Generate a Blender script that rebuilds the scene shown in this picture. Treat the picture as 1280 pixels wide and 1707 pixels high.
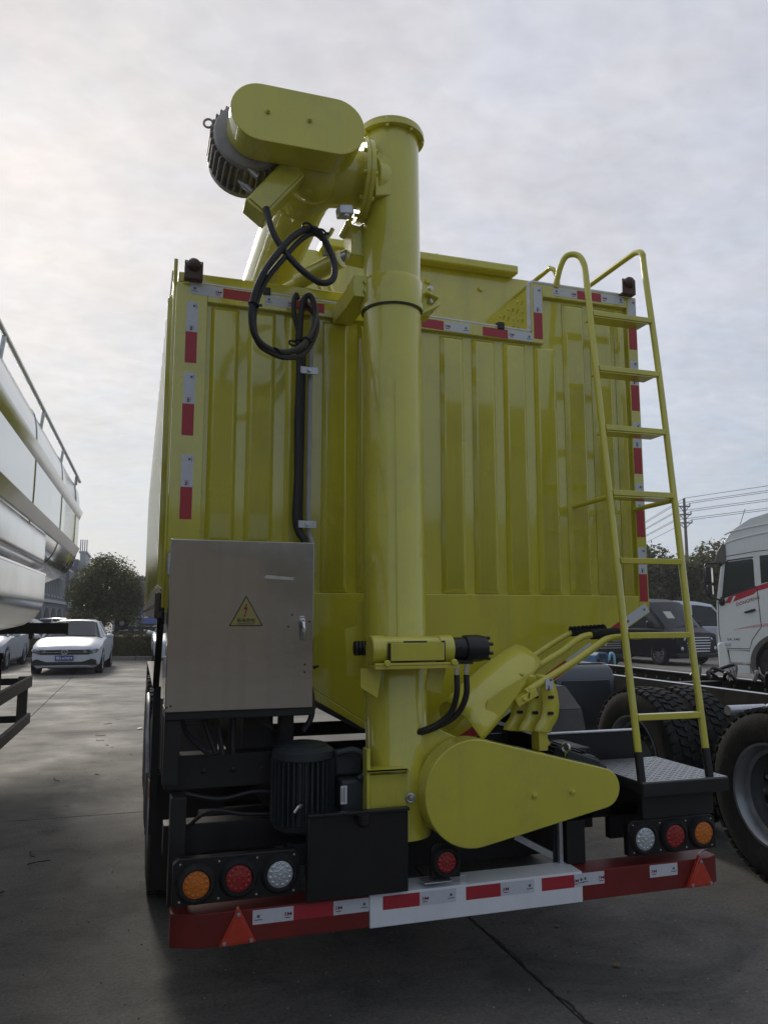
import bpy, bmesh, math, random
from mathutils import Vector, Matrix
R = math.radians
random.seed(7)
SC = bpy.context.scene
for o in list(bpy.data.objects):
    bpy.data.objects.remove(o)

# ------------------------------------------------------------------ camera
cam = bpy.data.cameras.new("camera")
cam.sensor_fit = 'VERTICAL'
cam.sensor_height = 24.0
cam.lens = 24.0 * 1290.0 / 1707.0
cam.clip_start = 0.05
cam.clip_end = 3000
camo = bpy.data.objects.new("camera", cam)
camo.location = (0, 0, 1.6)
camo.rotation_euler = (R(90 + 7.57), 0, R(-17.5))
SC.collection.objects.link(camo)
SC.camera = camo

# ------------------------------------------------------------------ sky, sun, exposure
SUN_AZ, SUN_EL = R(-10), R(28)          # ahead of the camera, a little left of the trailer's axis
sd = Vector((math.sin(SUN_AZ) * math.cos(SUN_EL), math.cos(SUN_AZ) * math.cos(SUN_EL), math.sin(SUN_EL)))
W = bpy.data.worlds.new("World")
SC.world = W
W.use_nodes = True
nt = W.node_tree
nt.nodes.clear()


def N(t, tree=None, **kw):
    n = (tree or nt).nodes.new(t)
    for k, v in kw.items():
        setattr(n, k, v)
    return n


def build_world():
    L = nt.links.new
    out = N('ShaderNodeOutputWorld')
    mix = N('ShaderNodeMixShader')
    bg1 = N('ShaderNodeBackground'); bg1.inputs['Strength'].default_value = 0.10
    bg2 = N('ShaderNodeBackground'); bg2.inputs['Strength'].default_value = 1.0
    sky = N('ShaderNodeTexSky', sky_type='NISHITA')
    sky.sun_disc = False
    sky.sun_elevation = SUN_EL
    sky.sun_rotation = SUN_AZ
    L(sky.outputs[0], bg1.inputs['Color'])
    tc = N('ShaderNodeTexCoord')
    # brightness of the cloud sheet falls off with the angle from the sun
    dot = N('ShaderNodeVectorMath', operation='DOT_PRODUCT')
    dot.inputs[1].default_value = sd
    L(tc.outputs['Generated'], dot.inputs[0])
    ramp = N('ShaderNodeValToRGB')
    mr = N('ShaderNodeMapRange'); mr.inputs[1].default_value = -1; mr.inputs[2].default_value = 1
    L(dot.outputs['Value'], mr.inputs[0]); L(mr.outputs[0], ramp.inputs[0])
    e = ramp.color_ramp.elements
    e[0].position = 0.0; e[0].color = (.37, .405, .46, 1)
    e[1].position = 1.0; e[1].color = (.76, .74, .715, 1)
    for p, c in ((.40, (.43, .46, .515, 1)), (.62, (.51, .53, .58, 1)), (.76, (.63, .64, .685, 1)), (.86, (.735, .74, .77, 1)), (.935, (.755, .745, .755, 1)), (.98, (.755, .735, .715, 1))):
        q = e.new(p); q.color = c
    # cloud relief: small rippled puffs laid on a flat layer
    sep = N('ShaderNodeSeparateXYZ'); L(tc.outputs['Generated'], sep.inputs[0])
    zz = N('ShaderNodeMath', operation='MAXIMUM'); zz.inputs[1].default_value = 0.0
    L(sep.outputs[2], zz.inputs[0])
    za = N('ShaderNodeMath', operation='ADD'); za.inputs[1].default_value = 0.16; L(zz.outputs[0], za.inputs[0])
    dx = N('ShaderNodeMath', operation='DIVIDE'); L(sep.outputs[0], dx.inputs[0]); L(za.outputs[0], dx.inputs[1])
    dy = N('ShaderNodeMath', operation='DIVIDE'); L(sep.outputs[1], dy.inputs[0]); L(za.outputs[0], dy.inputs[1])
    cmb = N('ShaderNodeCombineXYZ'); L(dx.outputs[0], cmb.inputs[0]); L(dy.outputs[0], cmb.inputs[1])
    n1 = N('ShaderNodeTexNoise'); n1.inputs['Scale'].default_value = 15; n1.inputs['Detail'].default_value = 5; n1.inputs['Roughness'].default_value = .55; n1.inputs['Distortion'].default_value = .25
    n2 = N('ShaderNodeTexNoise'); n2.inputs['Scale'].default_value = 3.1; n2.inputs['Detail'].default_value = 5; n2.inputs['Distortion'].default_value = .2
    mp = N('ShaderNodeMapping'); mp.inputs['Rotation'].default_value = (0, 0, R(25)); mp.inputs['Scale'].default_value = (1.0, 1.25, 1)
    L(cmb.outputs[0], mp.inputs[0]); L(mp.outputs[0], n1.inputs[0]); L(cmb.outputs[0], n2.inputs[0])
    m1 = N('ShaderNodeMapRange'); m1.inputs[1].default_value = .3; m1.inputs[2].default_value = .7; m1.inputs[3].default_value = .93; m1.inputs[4].default_value = 1.06
    m2 = N('ShaderNodeMapRange'); m2.inputs[1].default_value = .3; m2.inputs[2].default_value = .7; m2.inputs[3].default_value = .94; m2.inputs[4].default_value = 1.06
    L(n1.outputs[0], m1.inputs[0]); L(n2.outputs[0], m2.inputs[0])
    mm = N('ShaderNodeMath', operation='MULTIPLY'); L(m1.outputs[0], mm.inputs[0]); L(m2.outputs[0], mm.inputs[1])
    # relief fades out in the haze near the horizon
    hz = N('ShaderNodeMapRange'); hz.inputs[1].default_value = .03; hz.inputs[2].default_value = .22
    L(sep.outputs[2], hz.inputs[0])
    fm = N('ShaderNodeMix', data_type='FLOAT'); fm.inputs[2].default_value = 1.0
    L(hz.outputs[0], fm.inputs[0]); L(mm.outputs[0], fm.inputs[3])
    vm = N('ShaderNodeVectorMath', operation='SCALE'); L(ramp.outputs[0], vm.inputs[0]); L(fm.outputs[0], vm.inputs['Scale'])
    gap = N('ShaderNodeMix', data_type='RGBA'); gap.inputs[6].default_value = (.955, .98, 1.015, 1); gap.inputs[7].default_value = (1.01, 1.0, .995, 1)
    gm = N('ShaderNodeMapRange'); gm.inputs[1].default_value = .36; gm.inputs[2].default_value = .6
    n5 = N('ShaderNodeTexNoise'); n5.inputs['Scale'].default_value = 4.5; n5.inputs['Detail'].default_value = 6; n5.inputs['Distortion'].default_value = .3
    L(mp.outputs[0], n5.inputs[0]); L(n5.outputs[0], gm.inputs[0]); L(gm.outputs[0], gap.inputs[0])
    gv = N('ShaderNodeVectorMath', operation='MULTIPLY'); L(vm.outputs[0], gv.inputs[0]); L(gap.outputs[2], gv.inputs[1])
    tint = N('ShaderNodeValToRGB'); te = tint.color_ramp.elements
    te[0].position = 0.0; te[0].color = (.86, .93, 1.0, 1); te[1].position = .45; te[1].color = (1.0, 1.0, 1.03, 1)
    q = te.new(.16); q.color = (.90, .955, 1.01, 1)
    L(zz.outputs[0], tint.inputs[0])
    tm = N('ShaderNodeVectorMath', operation='MULTIPLY'); L(gv.outputs[0], tm.inputs[0]); L(tint.outputs[0], tm.inputs[1])
    L(tm.outputs[0], bg2.inputs['Color'])
    mix.inputs[0].default_value = .86
    L(bg1.outputs[0], mix.inputs[1]); L(bg2.outputs[0], mix.inputs[2]); L(mix.outputs[0], out.inputs[0])


build_world()
sun = bpy.data.lights.new("sun", 'SUN')
sun.energy = 2.0
sun.angle = R(13)
sun.color = (1.0, .93, .82)
suno = bpy.data.objects.new("sun", sun)
suno.rotation_euler = (-sd).to_track_quat('-Z', 'Y').to_euler()
suno.location = sd * 50
SC.collection.objects.link(suno)
SC.view_settings.view_transform = 'Standard'
SC.view_settings.look = 'None'
SC.view_settings.gamma = 1
SC.view_settings.exposure = 0
SC.view_settings.use_curve_mapping = False

# ------------------------------------------------------------------ materials
MATS = {}


def mat(name, col, rough=.5, metal=0.0, var=.12, scale=6, bump=0.0, bscale=40, coat=0.0, spec=.5, stretch=None, rvar=.0, emit=None, alpha=None, dirt=None, trans=0, leaf=0, streak=None, cior=1.5, crough=.06):
    """Principled material whose colour, roughness and relief vary by object-space noise."""
    m = bpy.data.materials.new(name)
    m.use_nodes = True
    t = m.node_tree
    b = t.nodes['Principled BSDF']
    L = t.links.new
    b.inputs['Roughness'].default_value = rough
    b.inputs['Metallic'].default_value = metal
    b.inputs['Coat Weight'].default_value = coat
    b.inputs['Coat Roughness'].default_value = crough
    b.inputs['Coat IOR'].default_value = cior
    b.inputs['Specular IOR Level'].default_value = spec
    b.inputs['Transmission Weight'].default_value = trans
    tc = N('ShaderNodeTexCoord', t)
    src = tc.outputs['Object']
    if stretch:
        mp = N('ShaderNodeMapping', t); mp.inputs['Scale'].default_value = stretch
        L(src, mp.inputs[0]); src = mp.outputs[0]
    n = N('ShaderNodeTexNoise', t)
    n.inputs['Scale'].default_value = scale; n.inputs['Detail'].default_value = 5; n.inputs['Roughness'].default_value = .62
    L(src, n.inputs[0])
    mr = N('ShaderNodeMapRange', t)
    mr.inputs[1].default_value = .28; mr.inputs[2].default_value = .72
    mr.inputs[3].default_value = 1 - var; mr.inputs[4].default_value = 1 + var
    L(n.outputs[0], mr.inputs[0])
    vs = N('ShaderNodeVectorMath', t, operation='SCALE')
    vs.inputs[0].default_value = col[:3]
    L(mr.outputs[0], vs.inputs['Scale'])
    colout = vs.outputs[0]
    if dirt:
        n3 = N('ShaderNodeTexNoise', t); n3.inputs['Scale'].default_value = dirt[1]; n3.inputs['Detail'].default_value = 7; n3.inputs['Roughness'].default_value = .7
        L(tc.outputs['Object'], n3.inputs[0])
        r3 = N('ShaderNodeMapRange', t); r3.inputs[1].default_value = dirt[2]; r3.inputs[2].default_value = dirt[3]; r3.inputs[4].default_value = dirt[4]
        L(n3.outputs[0], r3.inputs[0])
        mx = N('ShaderNodeMix', t, data_type='RGBA'); mx.inputs[7].default_value = (*dirt[0], 1)
        L(r3.outputs[0], mx.inputs[0]); L(colout, mx.inputs[6]); colout = mx.outputs[2]
    if streak:
        mp2 = N('ShaderNodeMapping', t); mp2.inputs['Scale'].default_value = (1, 1, .06); L(tc.outputs['Object'], mp2.inputs[0])
        n4 = N('ShaderNodeTexNoise', t); n4.inputs['Scale'].default_value = streak[1]; n4.inputs['Detail'].default_value = 6; n4.inputs['Roughness'].default_value = .7
        L(mp2.outputs[0], n4.inputs[0])
        r4 = N('ShaderNodeMapRange', t); r4.inputs[1].default_value = .50; r4.inputs[2].default_value = .74; r4.inputs[4].default_value = streak[2]
        L(n4.outputs[0], r4.inputs[0])
        mx4 = N('ShaderNodeMix', t, data_type='RGBA'); mx4.inputs[7].default_value = (*streak[0], 1)
        L(r4.outputs[0], mx4.inputs[0]); L(colout, mx4.inputs[6]); colout = mx4.outputs[2]
    L(colout, b.inputs['Base Color'])
    if rvar:
        r2 = N('ShaderNodeMapRange', t)
        r2.inputs[1].default_value = .3; r2.inputs[2].default_value = .7
        r2.inputs[3].default_value = max(.02, rough - rvar); r2.inputs[4].default_value = rough + rvar
        L(n.outputs[0], r2.inputs[0]); L(r2.outputs[0], b.inputs['Roughness'])
    if bump:
        n2 = N('ShaderNodeTexNoise', t); n2.inputs['Scale'].default_value = bscale; n2.inputs['Detail'].default_value = 4
        L(src, n2.inputs[0])
        bp = N('ShaderNodeBump', t); bp.inputs['Strength'].default_value = bump; bp.inputs['Distance'].default_value = .02
        L(n2.outputs[0], bp.inputs['Height']); L(bp.outputs[0], b.inputs['Normal'])
    if alpha is not None:
        b.inputs['Alpha'].default_value = alpha
    if leaf:
        tr = N('ShaderNodeBsdfTranslucent', t); L(colout, tr.inputs['Color'])
        ms = N('ShaderNodeMixShader', t); ms.inputs[0].default_value = leaf
        L(b.outputs[0], ms.inputs[1]); L(tr.outputs[0], ms.inputs[2]); L(ms.outputs[0], t.nodes['Material Output'].inputs['Surface'])
    if emit:
        b.inputs['Emission Color'].default_value = (*emit[:3], 1); b.inputs['Emission Strength'].default_value = emit[3]
    MATS[name] = m
    return m


YEL = mat('yellow_green_paint', (.64, .60, .056), .36, 0, .05, 3, .02, 2.2, coat=.9, cior=1.6, crough=.06, rvar=.07, dirt=((.38, .33, .09), 3.3, .50, .72, .40), streak=((.42, .37, .10), 9, .40))
YELP = mat('yellow_green_sheet', (.63, .585, .046), .22, 0, .05, 3, .06, 1.6, coat=1.0, cior=1.75, crough=.08, rvar=.08, dirt=((.38, .33, .08), 2.7, .5, .72, .40), streak=((.40, .35, .08), 10, .5))
STEEL = mat('brushed_stainless', (.50, .485, .46), .15, .97, .06, 2.2, .16, 2.4, stretch=(1, 1, 1.5), rvar=.07, dirt=((.50, .455, .41), 2.6, .50, .76, .6), streak=((.36, .345, .33), 14, .5))
POL = mat('polished_tank_steel', (.53, .55, .55), .14, 1.0, .05, 1.5, .08, 1.1, rvar=.04, dirt=((.42, .43, .41), 2.2, .52, .75, .5))
GALV = mat('galvanised_steel', (.55, .57, .60), .38, .8, .14, 30)
RIMS = mat('silver_rim_paint', (.30, .32, .35), .36, .75, .12, 8, rvar=.08)
TANKP = mat('brushed_aluminium', (.11, .12, .135), .40, .8, .06, 6, rvar=.05)
BLK = mat('black_chassis_paint', (.016, .016, .017), .5, 0, .25, 9, .05, 30, rvar=.1, dirt=((.06, .055, .05), 5, .55, .8, .4))
BLKG = mat('black_plastic', (.013, .013, .014), .38, 0, .2, 12)
GRAYF = mat('grey_guard_paint', (.10, .092, .085), .55, 0, .2, 9, dirt=((.18, .15, .12), 6, .55, .8, .4))
MOTP = mat('dark_grey_motor_paint', (.033, .042, .048), .48, 0, .2, 14, .05, 60)
MOTB = mat('veil_lightened_motor_paint', (.36, .335, .315), .5, 0, .2, 14, .05, 60)  # motor colour lightened to carry the glare veil over it
RUB = mat('tyre_rubber', (.020, .020, .021), .75, 0, .3, 14, .12, 70, spec=.3, dirt=((.07, .063, .055), 7, .5, .8, .5))
CABLE = mat('black_cable_sheath', (.022, .021, .024), .5, 0, .2, 20)
REDP = mat('red_bumper_paint', (.19, .016, .013), .5, 0, .2, 6, .04, 40, dirt=((.10, .04, .035), 5, .5, .8, .5))
WHTP = mat('white_bumper_paint', (.84, .88, .93), .32, 0, .06, 8, .02, 40)
TRED = mat('red_reflective_tape', (.44, .035, .050), .34, 0, .06, 60, .05, 300)
TWHT = mat('white_reflective_tape', (.64, .67, .74), .32, 0, .05, 60, .05, 300)
TINK = mat('maroon_print', (.24, .008, .05), .5, 0, .05, 10)
GINK = mat('grey_print', (.13, .14, .17), .5, 0, .1, 10)
BINK = mat('black_print', (.015, .013, .01), .5, 0, .05, 10)
WINK = mat('white_print', (.75, .77, .80), .5, 0, .05, 10)
AMB = mat('amber_lens', (.62, .17, .012), .12, 0, .2, 90, .2, 160, coat=.6)
REDL = mat('red_lens', (.33, .018, .016), .14, 0, .2, 90, .2, 160, coat=.6)
TRIR = mat('red_reflector', (.55, .05, .025), .2, 0, .15, 90, .15, 220, coat=.5)
HEADL = mat('smoked_headlight', (.13, .15, .17), .12, .4, .2, 40, coat=.6)
WHTL = mat('clear_lens', (.62, .68, .74), .10, .55, .2, 90, .2, 160, coat=.7)
DOME = mat('maroon_lamp_plastic', (.085, .042, .035), .45, 0, .2, 20)
SIGY = mat('dull_yellow_sign', (.33, .29, .09), .5, 0, .12, 20)
LABEL = mat('pale_label', (.52, .51, .46), .6, 0, .15, 25)
SEAL = mat('white_rubber_trim', (.66, .67, .68), .55, 0, .15, 14)
CHECK = mat('checker_plate', (.30, .31, .33), .42, .85, .14, 16, .0, 40, rvar=.08, dirt=((.25, .25, .25), 10, .5, .8, .5))
GREYP = mat('grey_conduit', (.40, .41, .42), .55, 0, .1, 14)
CHROME = mat('chrome', (.72, .73, .75), .12, 1.0, .04, 10)
CARW = mat('white_car_paint', (.52, .56, .62), .36, 0, .02, 3, coat=.25)
CARK = mat('black_van_paint', (.008, .008, .016), .45, 0, .05, 3, spec=.25)
CABW = mat('white_cab_paint', (.72, .75, .73), .35, 0, .04, 4, coat=.4, dirt=((.45, .46, .44), 3, .55, .8, .4))
GLASS = mat('tinted_glass', (.035, .045, .050), .05, 0, .05, 3, spec=.35)
PLATEB = mat('blue_number_plate', (.03, .05, .26), .4, 0, .05, 10)
REDS = mat('red_cab_stripe', (.45, .025, .05), .4, 0, .06, 10)
BLUEP = mat('blue_sheet_paint', (.08, .14, .42), .5, 0, .08, 4)
CYANP = mat('sky_blue_paint', (.02, .10, .20), .4, 0, .08, 6)
BARK = mat('bark', (.10, .08, .06), .9, 0, .35, 14, .5, 18, stretch=(1, 1, .3))
LEAF1 = mat('dark_green_leaf', (.085, .10, .042), .6, 0, .4, 3.0, spec=.25, leaf=.5)
LEAF2 = mat('mid_green_leaf', (.13, .145, .062), .6, 0, .35, 3.0, spec=.25, leaf=.5)
LEAF3 = mat('brown_green_leaf', (.15, .12, .062), .6, 0, .35, 3.0, spec=.25, leaf=.5)
HEDG = mat('hedge_leaf', (.070, .066, .028), .7, 0, .4, 2.0, spec=.2, leaf=.35)
HEDG2 = mat('hedge_pale_leaf', (.13, .115, .05), .7, 0, .4, 2.0, spec=.2, leaf=.35)
BLDG = mat('grey_render', (.17, .19, .215), .8, 0, .08, .6)
BLDL = mat('pale_trim', (.42, .44, .45), .7, 0, .08, 1)
ROOFS = mat('pale_roof_sheet', (.42, .43, .43), .45, .3, .1, 1)
KERB = mat('kerb_concrete', (.20, .185, .165), .9, 0, .2, 5, .2, 30)
POLEC = mat('weathered_pole', (.17, .155, .15), .85, 0, .15, 3)
WIRE = mat('power_wire', (.07, .07, .075), .6, 0, .1, 3)
DRY = mat('dry_leaf', (.24, .17, .10), .8, 0, .3, 40)
TWIG = mat('dark_twig', (.045, .035, .028), .9, 0, .3, 40)
JOINT = mat('dark_joint_filler', (.030, .028, .025), .9, 0, .3, 20)
GRIP = mat('black_foam_grip', (.018, .018, .018), .9, 0, .3, 60, .5, 120)


def ground_material():
    m = bpy.data.materials.new('yard_concrete')
    m.use_nodes = True
    t = m.node_tree; L = t.links.new; b = t.nodes['Principled BSDF']
    tc = N('ShaderNodeNewGeometry', t)

    def noise(scale, detail=6, rough=.6, dist=0, st=None):
        n = N('ShaderNodeTexNoise', t)
        n.inputs['Scale'].default_value = scale; n.inputs['Detail'].default_value = detail
        n.inputs['Roughness'].default_value = rough; n.inputs['Distortion'].default_value = dist
        if st:
            mp = N('ShaderNodeMapping', t); mp.inputs['Scale'].default_value = st
            L(tc.outputs['Position'], mp.inputs[0]); L(mp.outputs[0], n.inputs[0])
        else:
            L(tc.outputs['Position'], n.inputs[0])
        return n

    def ramp(n, stops):
        r = N('ShaderNodeValToRGB', t)
        e = r.color_ramp.elements
        e[0].position, e[0].color = stops[0][0], (*stops[0][1], 1)
        e[1].position, e[1].color = stops[-1][0], (*stops[-1][1], 1)
        for p, c in stops[1:-1]:
            q = e.new(p); q.color = (*c, 1)
        L(n.outputs[0], r.inputs[0])
        return r

    def mul(a, c, f=1.0):
        x = N('ShaderNodeMix', t, data_type='RGBA', blend_type='MULTIPLY')
        x.inputs[0].default_value = f
        L(a, x.inputs[6]); L(c, x.inputs[7])
        return x.outputs[2]

    base = ramp(noise(.22, 7, .62, .4), [(.30, (.122, .121, .112)), (.5, (.166, .159, .144)), (.70, (.212, .200, .178))])
    st = ramp(noise(1.1, 8, .68, .8), [(.34, (.55, .57, .57)), (.50, (1, 1, 1)), (.72, (1.12, 1.09, 1.05))])
    fine = ramp(noise(55, 8, .8), [(.34, (.55, .55, .55)), (.50, (1, 1, 1)), (.66, (1.4, 1.38, 1.34))])
    drag = ramp(noise(2.6, 9, .72, .6, (.8, 1.25, 1)), [(.36, (.74, .74, .73)), (.50, (1, 1, 1)), (.68, (1.16, 1.14, 1.11))])
    c = mul(base.outputs[0], st.outputs[0], .9)
    c = mul(c, fine.outputs[0], .8)
    c = mul(c, drag.outputs[0], .8)
    # specks of grit and spots
    vor = N('ShaderNodeTexVoronoi', t); vor.inputs['Scale'].default_value = 13; L(tc.outputs['Position'], vor.inputs[0])
    vr = N('ShaderNodeMapRange', t); vr.inputs[1].default_value = .03; vr.inputs[2].default_value = .075; vr.inputs[3].default_value = .55; vr.inputs[4].default_value = 1
    L(vor.outputs['Distance'], vr.inputs[0])
    vv = N('ShaderNodeVectorMath', t, operation='SCALE'); L(c, vv.inputs[0]); L(vr.outputs[0], vv.inputs['Scale'])
    L(vv.outputs[0], b.inputs['Base Color'])
    rr = N('ShaderNodeMapRange', t); rr.inputs[1].default_value = .3; rr.inputs[2].default_value = .7; rr.inputs[3].default_value = .62; rr.inputs[4].default_value = .9
    L(noise(.8, 6).outputs[0], rr.inputs[0]); L(rr.outputs[0], b.inputs['Roughness'])
    b.inputs['Specular IOR Level'].default_value = .25
    bp = N('ShaderNodeBump', t); bp.inputs['Strength'].default_value = .25; bp.inputs['Distance'].default_value = .01
    L(noise(60, 5, .7).outputs[0], bp.inputs['Height']); L(bp.outputs[0], b.inputs['Normal'])
    return m


GROUND = ground_material()

# ------------------------------------------------------------------ mesh helpers
ORG = {}
_TEXT = {}


def catmull(pts, k=6):
    p = [Vector(q) for q in pts]
    if len(p) < 3:
        return p
    p = [p[0] * 2 - p[1]] + p + [p[-1] * 2 - p[-2]]
    out = []
    for i in range(1, len(p) - 2):
        a, b, c, d = p[i - 1:i + 3]
        for j in range(k):
            s = j / k
            out.append(.5 * ((2 * b) + (c - a) * s + (2 * a - 5 * b + 4 * c - d) * s * s + (3 * b - a - 3 * c + d) * s ** 3))
    out.append(p[-2])
    return out


def text_mesh(s):
    if s not in _TEXT:
        cu = bpy.data.curves.new('lettering', 'FONT')
        cu.body = s
        cu.resolution_u = 2
        cu.offset = .010
        ob = bpy.data.objects.new('lettering', cu)
        SC.collection.objects.link(ob)
        dg = bpy.context.evaluated_depsgraph_get()
        me = bpy.data.meshes.new_from_object(ob.evaluated_get(dg))
        vs = [v.co.copy() for v in me.vertices]
        fs = [list(p.vertices) for p in me.polygons]
        bpy.data.objects.remove(ob); bpy.data.curves.remove(cu); bpy.data.meshes.remove(me)
        _TEXT[s] = (vs, fs)
    return _TEXT[s]


class MB:
    """collects shapes in world metres; build() links them as ONE mesh object"""

    def __init__(s):
        s.v = []; s.f = []; s.m = []

    def add(s, vs, fs, m=0):
        o = len(s.v)
        s.v += [Vector(v) for v in vs]
        s.f += [[i + o for i in f] for f in fs]
        s.m += [m] * len(fs)
        return s

    def box(s, x0, x1, y0, y1, z0, z1, m=0):
        return s.add([(x, y, z) for x in (x0, x1) for y in (y0, y1) for z in (z0, z1)],
                     [(0, 1, 3, 2), (4, 6, 7, 5), (0, 4, 5, 1), (2, 3, 7, 6), (0, 2, 6, 4), (1, 5, 7, 3)], m)

    def obox(s, c, ax, h, m=0):
        c = Vector(c); a = [Vector(q).normalized() * k for q, k in zip(ax, h)]
        return s.add([c + a[0] * i + a[1] * j + a[2] * k for i in (-1, 1) for j in (-1, 1) for k in (-1, 1)],
                     [(0, 1, 3, 2), (4, 6, 7, 5), (0, 4, 5, 1), (2, 3, 7, 6), (0, 2, 6, 4), (1, 5, 7, 3)], m)

    def bar(s, p0, p1, w, h, up=(0, 0, 1), m=0):
        p0, p1 = Vector(p0), Vector(p1); d = p1 - p0
        sx = d.cross(Vector(up))
        if sx.length < 1e-6:
            sx = d.cross(Vector((0, 1, 0)))
        uz = sx.cross(d)
        return s.obox((p0 + p1) / 2, (d, sx, uz), (d.length / 2, w / 2, h / 2), m)

    def tube(s, pts, r, n=8, m=0, cap=True, k=0):
        p = catmull(pts, k) if k else [Vector(q) for q in pts]
        if isinstance(r, (list, tuple)):
            rs = []
            for i in range(len(p)):
                q = i * (len(r) - 1) / (len(p) - 1); a = min(int(q), len(r) - 2)
                rs.append(r[a] + (r[a + 1] - r[a]) * (q - a))
        else:
            rs = [r] * len(p)
        o = len(s.v); t0 = (p[1] - p[0]).normalized()
        u = t0.cross(Vector((0, 0, 1)))
        if u.length < 1e-3:
            u = t0.cross(Vector((0, 1, 0)))
        u.normalize()
        for i, q in enumerate(p):
            a = p[max(i - 1, 0)]; b = p[min(i + 1, len(p) - 1)]
            t = (b - a).normalized()
            u = (u - t * u.dot(t)).normalized(); w = t.cross(u)
            for j in range(n):
                an = 2 * math.pi * j / n
                s.v.append(q + (u * math.cos(an) + w * math.sin(an)) * rs[i])
        for i in range(len(p) - 1):
            for j in range(n):
                s.f.append([o + i * n + j, o + i * n + (j + 1) % n, o + (i + 1) * n + (j + 1) % n, o + (i + 1) * n + j]); s.m.append(m)
        if cap:
            s.f.append([o + j for j in range(n)][::-1]); s.m.append(m)
            s.f.append([o + (len(p) - 1) * n + j for j in range(n)]); s.m.append(m)
        return s

    def cyl(s, p0, p1, r0, r1=None, n=24, m=0, cap=True):
        return s.tube([p0, p1], [r0, r0 if r1 is None else r1], n, m, cap)

    def lathe(s, o, ax, prof, n=28, m=0):
        """prof: (radius, distance along axis) pairs"""
        o = Vector(o); ax = Vector(ax).normalized()
        u = ax.cross(Vector((0, 0, 1)))
        if u.length < 1e-3:
            u = ax.cross(Vector((0, 1, 0)))
        u.normalize(); w = ax.cross(u); b = len(s.v)
        for r, d in prof:
            for j in range(n):
                an = 2 * math.pi * j / n
                s.v.append(o + ax * d + (u * math.cos(an) + w * math.sin(an)) * max(r, 1e-4))
        for i in range(len(prof) - 1):
            for j in range(n):
                s.f.append([b + i * n + j, b + i * n + (j + 1) % n, b + (i + 1) * n + (j + 1) % n, b + (i + 1) * n + j]); s.m.append(m)
        return s

    def prism(s, poly, axis, d0, d1, m=0):
        """poly in the two other axes (x,z for 'y'; y,z for 'x'; x,y for 'z')"""
        f = {'y': lambda a, b, d: (a, d, b), 'x': lambda a, b, d: (d, a, b), 'z': lambda a, b, d: (a, b, d)}[axis]
        n = len(poly)
        return s.add([f(a, b, d0) for a, b in poly] + [f(a, b, d1) for a, b in poly],
                     [list(range(n)), list(range(2 * n - 1, n - 1, -1))] + [(i, (i + 1) % n, n + (i + 1) % n, n + i) for i in range(n)], m)

    def sphere(s, c, r, nu=16, nv=10, m=0):
        c = Vector(c); r = Vector(r) if hasattr(r, '__len__') else Vector((r, r, r)); o = len(s.v)
        for i in range(nv + 1):
            th = math.pi * i / nv
            for j in range(nu):
                ph = 2 * math.pi * j / nu
                s.v.append(c + Vector((r.x * math.sin(th) * math.cos(ph), r.y * math.sin(th) * math.sin(ph), r.z * math.cos(th))))
        for i in range(nv):
            for j in range(nu):
                s.f.append([o + i * nu + j, o + i * nu + (j + 1) % nu, o + (i + 1) * nu + (j + 1) % nu, o + (i + 1) * nu + j]); s.m.append(m)
        return s

    def torus(s, c, ax, R0, r, n=24, k=8, m=0):
        c = Vector(c); ax = Vector(ax).normalized(); u = ax.cross(Vector((0, 0, 1)))
        if u.length < 1e-3:
            u = ax.cross(Vector((0, 1, 0)))
        u.normalize(); w = ax.cross(u); o = len(s.v)
        for i in range(n):
            a = 2 * math.pi * i / n; d = u * math.cos(a) + w * math.sin(a)
            for j in range(k):
                b = 2 * math.pi * j / k
                s.v.append(c + d * (R0 + r * math.cos(b)) + ax * r * math.sin(b))
        for i in range(n):
            for j in range(k):
                s.f.append([o + i * k + j, o + ((i + 1) % n) * k + j, o + ((i + 1) % n) * k + (j + 1) % k, o + i * k + (j + 1) % k]); s.m.append(m)
        return s

    def text(s, t, size, o, rt, up, m=0, align=.5, width=None):
        vs, fs = text_mesh(t)
        if not vs:
            return s
        x0 = min(v.x for v in vs); x1 = max(v.x for v in vs); y0 = min(v.y for v in vs); y1 = max(v.y for v in vs)
        k = size / max(y1 - y0, 1e-6); kx = k if width is None else width / (x1 - x0)
        o, rt, up = Vector(o), Vector(rt).normalized(), Vector(up).normalized()
        return s.add([o + rt * (v.x - x0 - (x1 - x0) * align) * kx + up * (v.y - (y0 + y1) / 2) * k for v in vs], fs, m)

    def split(s):
        """the connected pieces, each as its own collector"""
        par = list(range(len(s.v)))

        def find(i):
            while par[i] != i:
                par[i] = par[par[i]]; i = par[i]
            return i
        for f in s.f:
            a = find(f[0])
            for i in f[1:]:
                par[find(i)] = a
        out = {}
        for f, m in zip(s.f, s.m):
            out.setdefault(find(f[0]), []).append((f, m))
        res = []
        for fl in out.values():
            idx = {}; q = MB()
            for f, m in fl:
                g = []
                for i in f:
                    if i not in idx:
                        idx[i] = len(q.v); q.v.append(s.v[i])
                    g.append(idx[i])
                q.f.append(g); q.m.append(m)
            res.append(q)
        return res

    def each(s, name, mats, parent=None, **kw):
        return [q.build(name, mats, parent, **kw) for q in s.split()]

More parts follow.
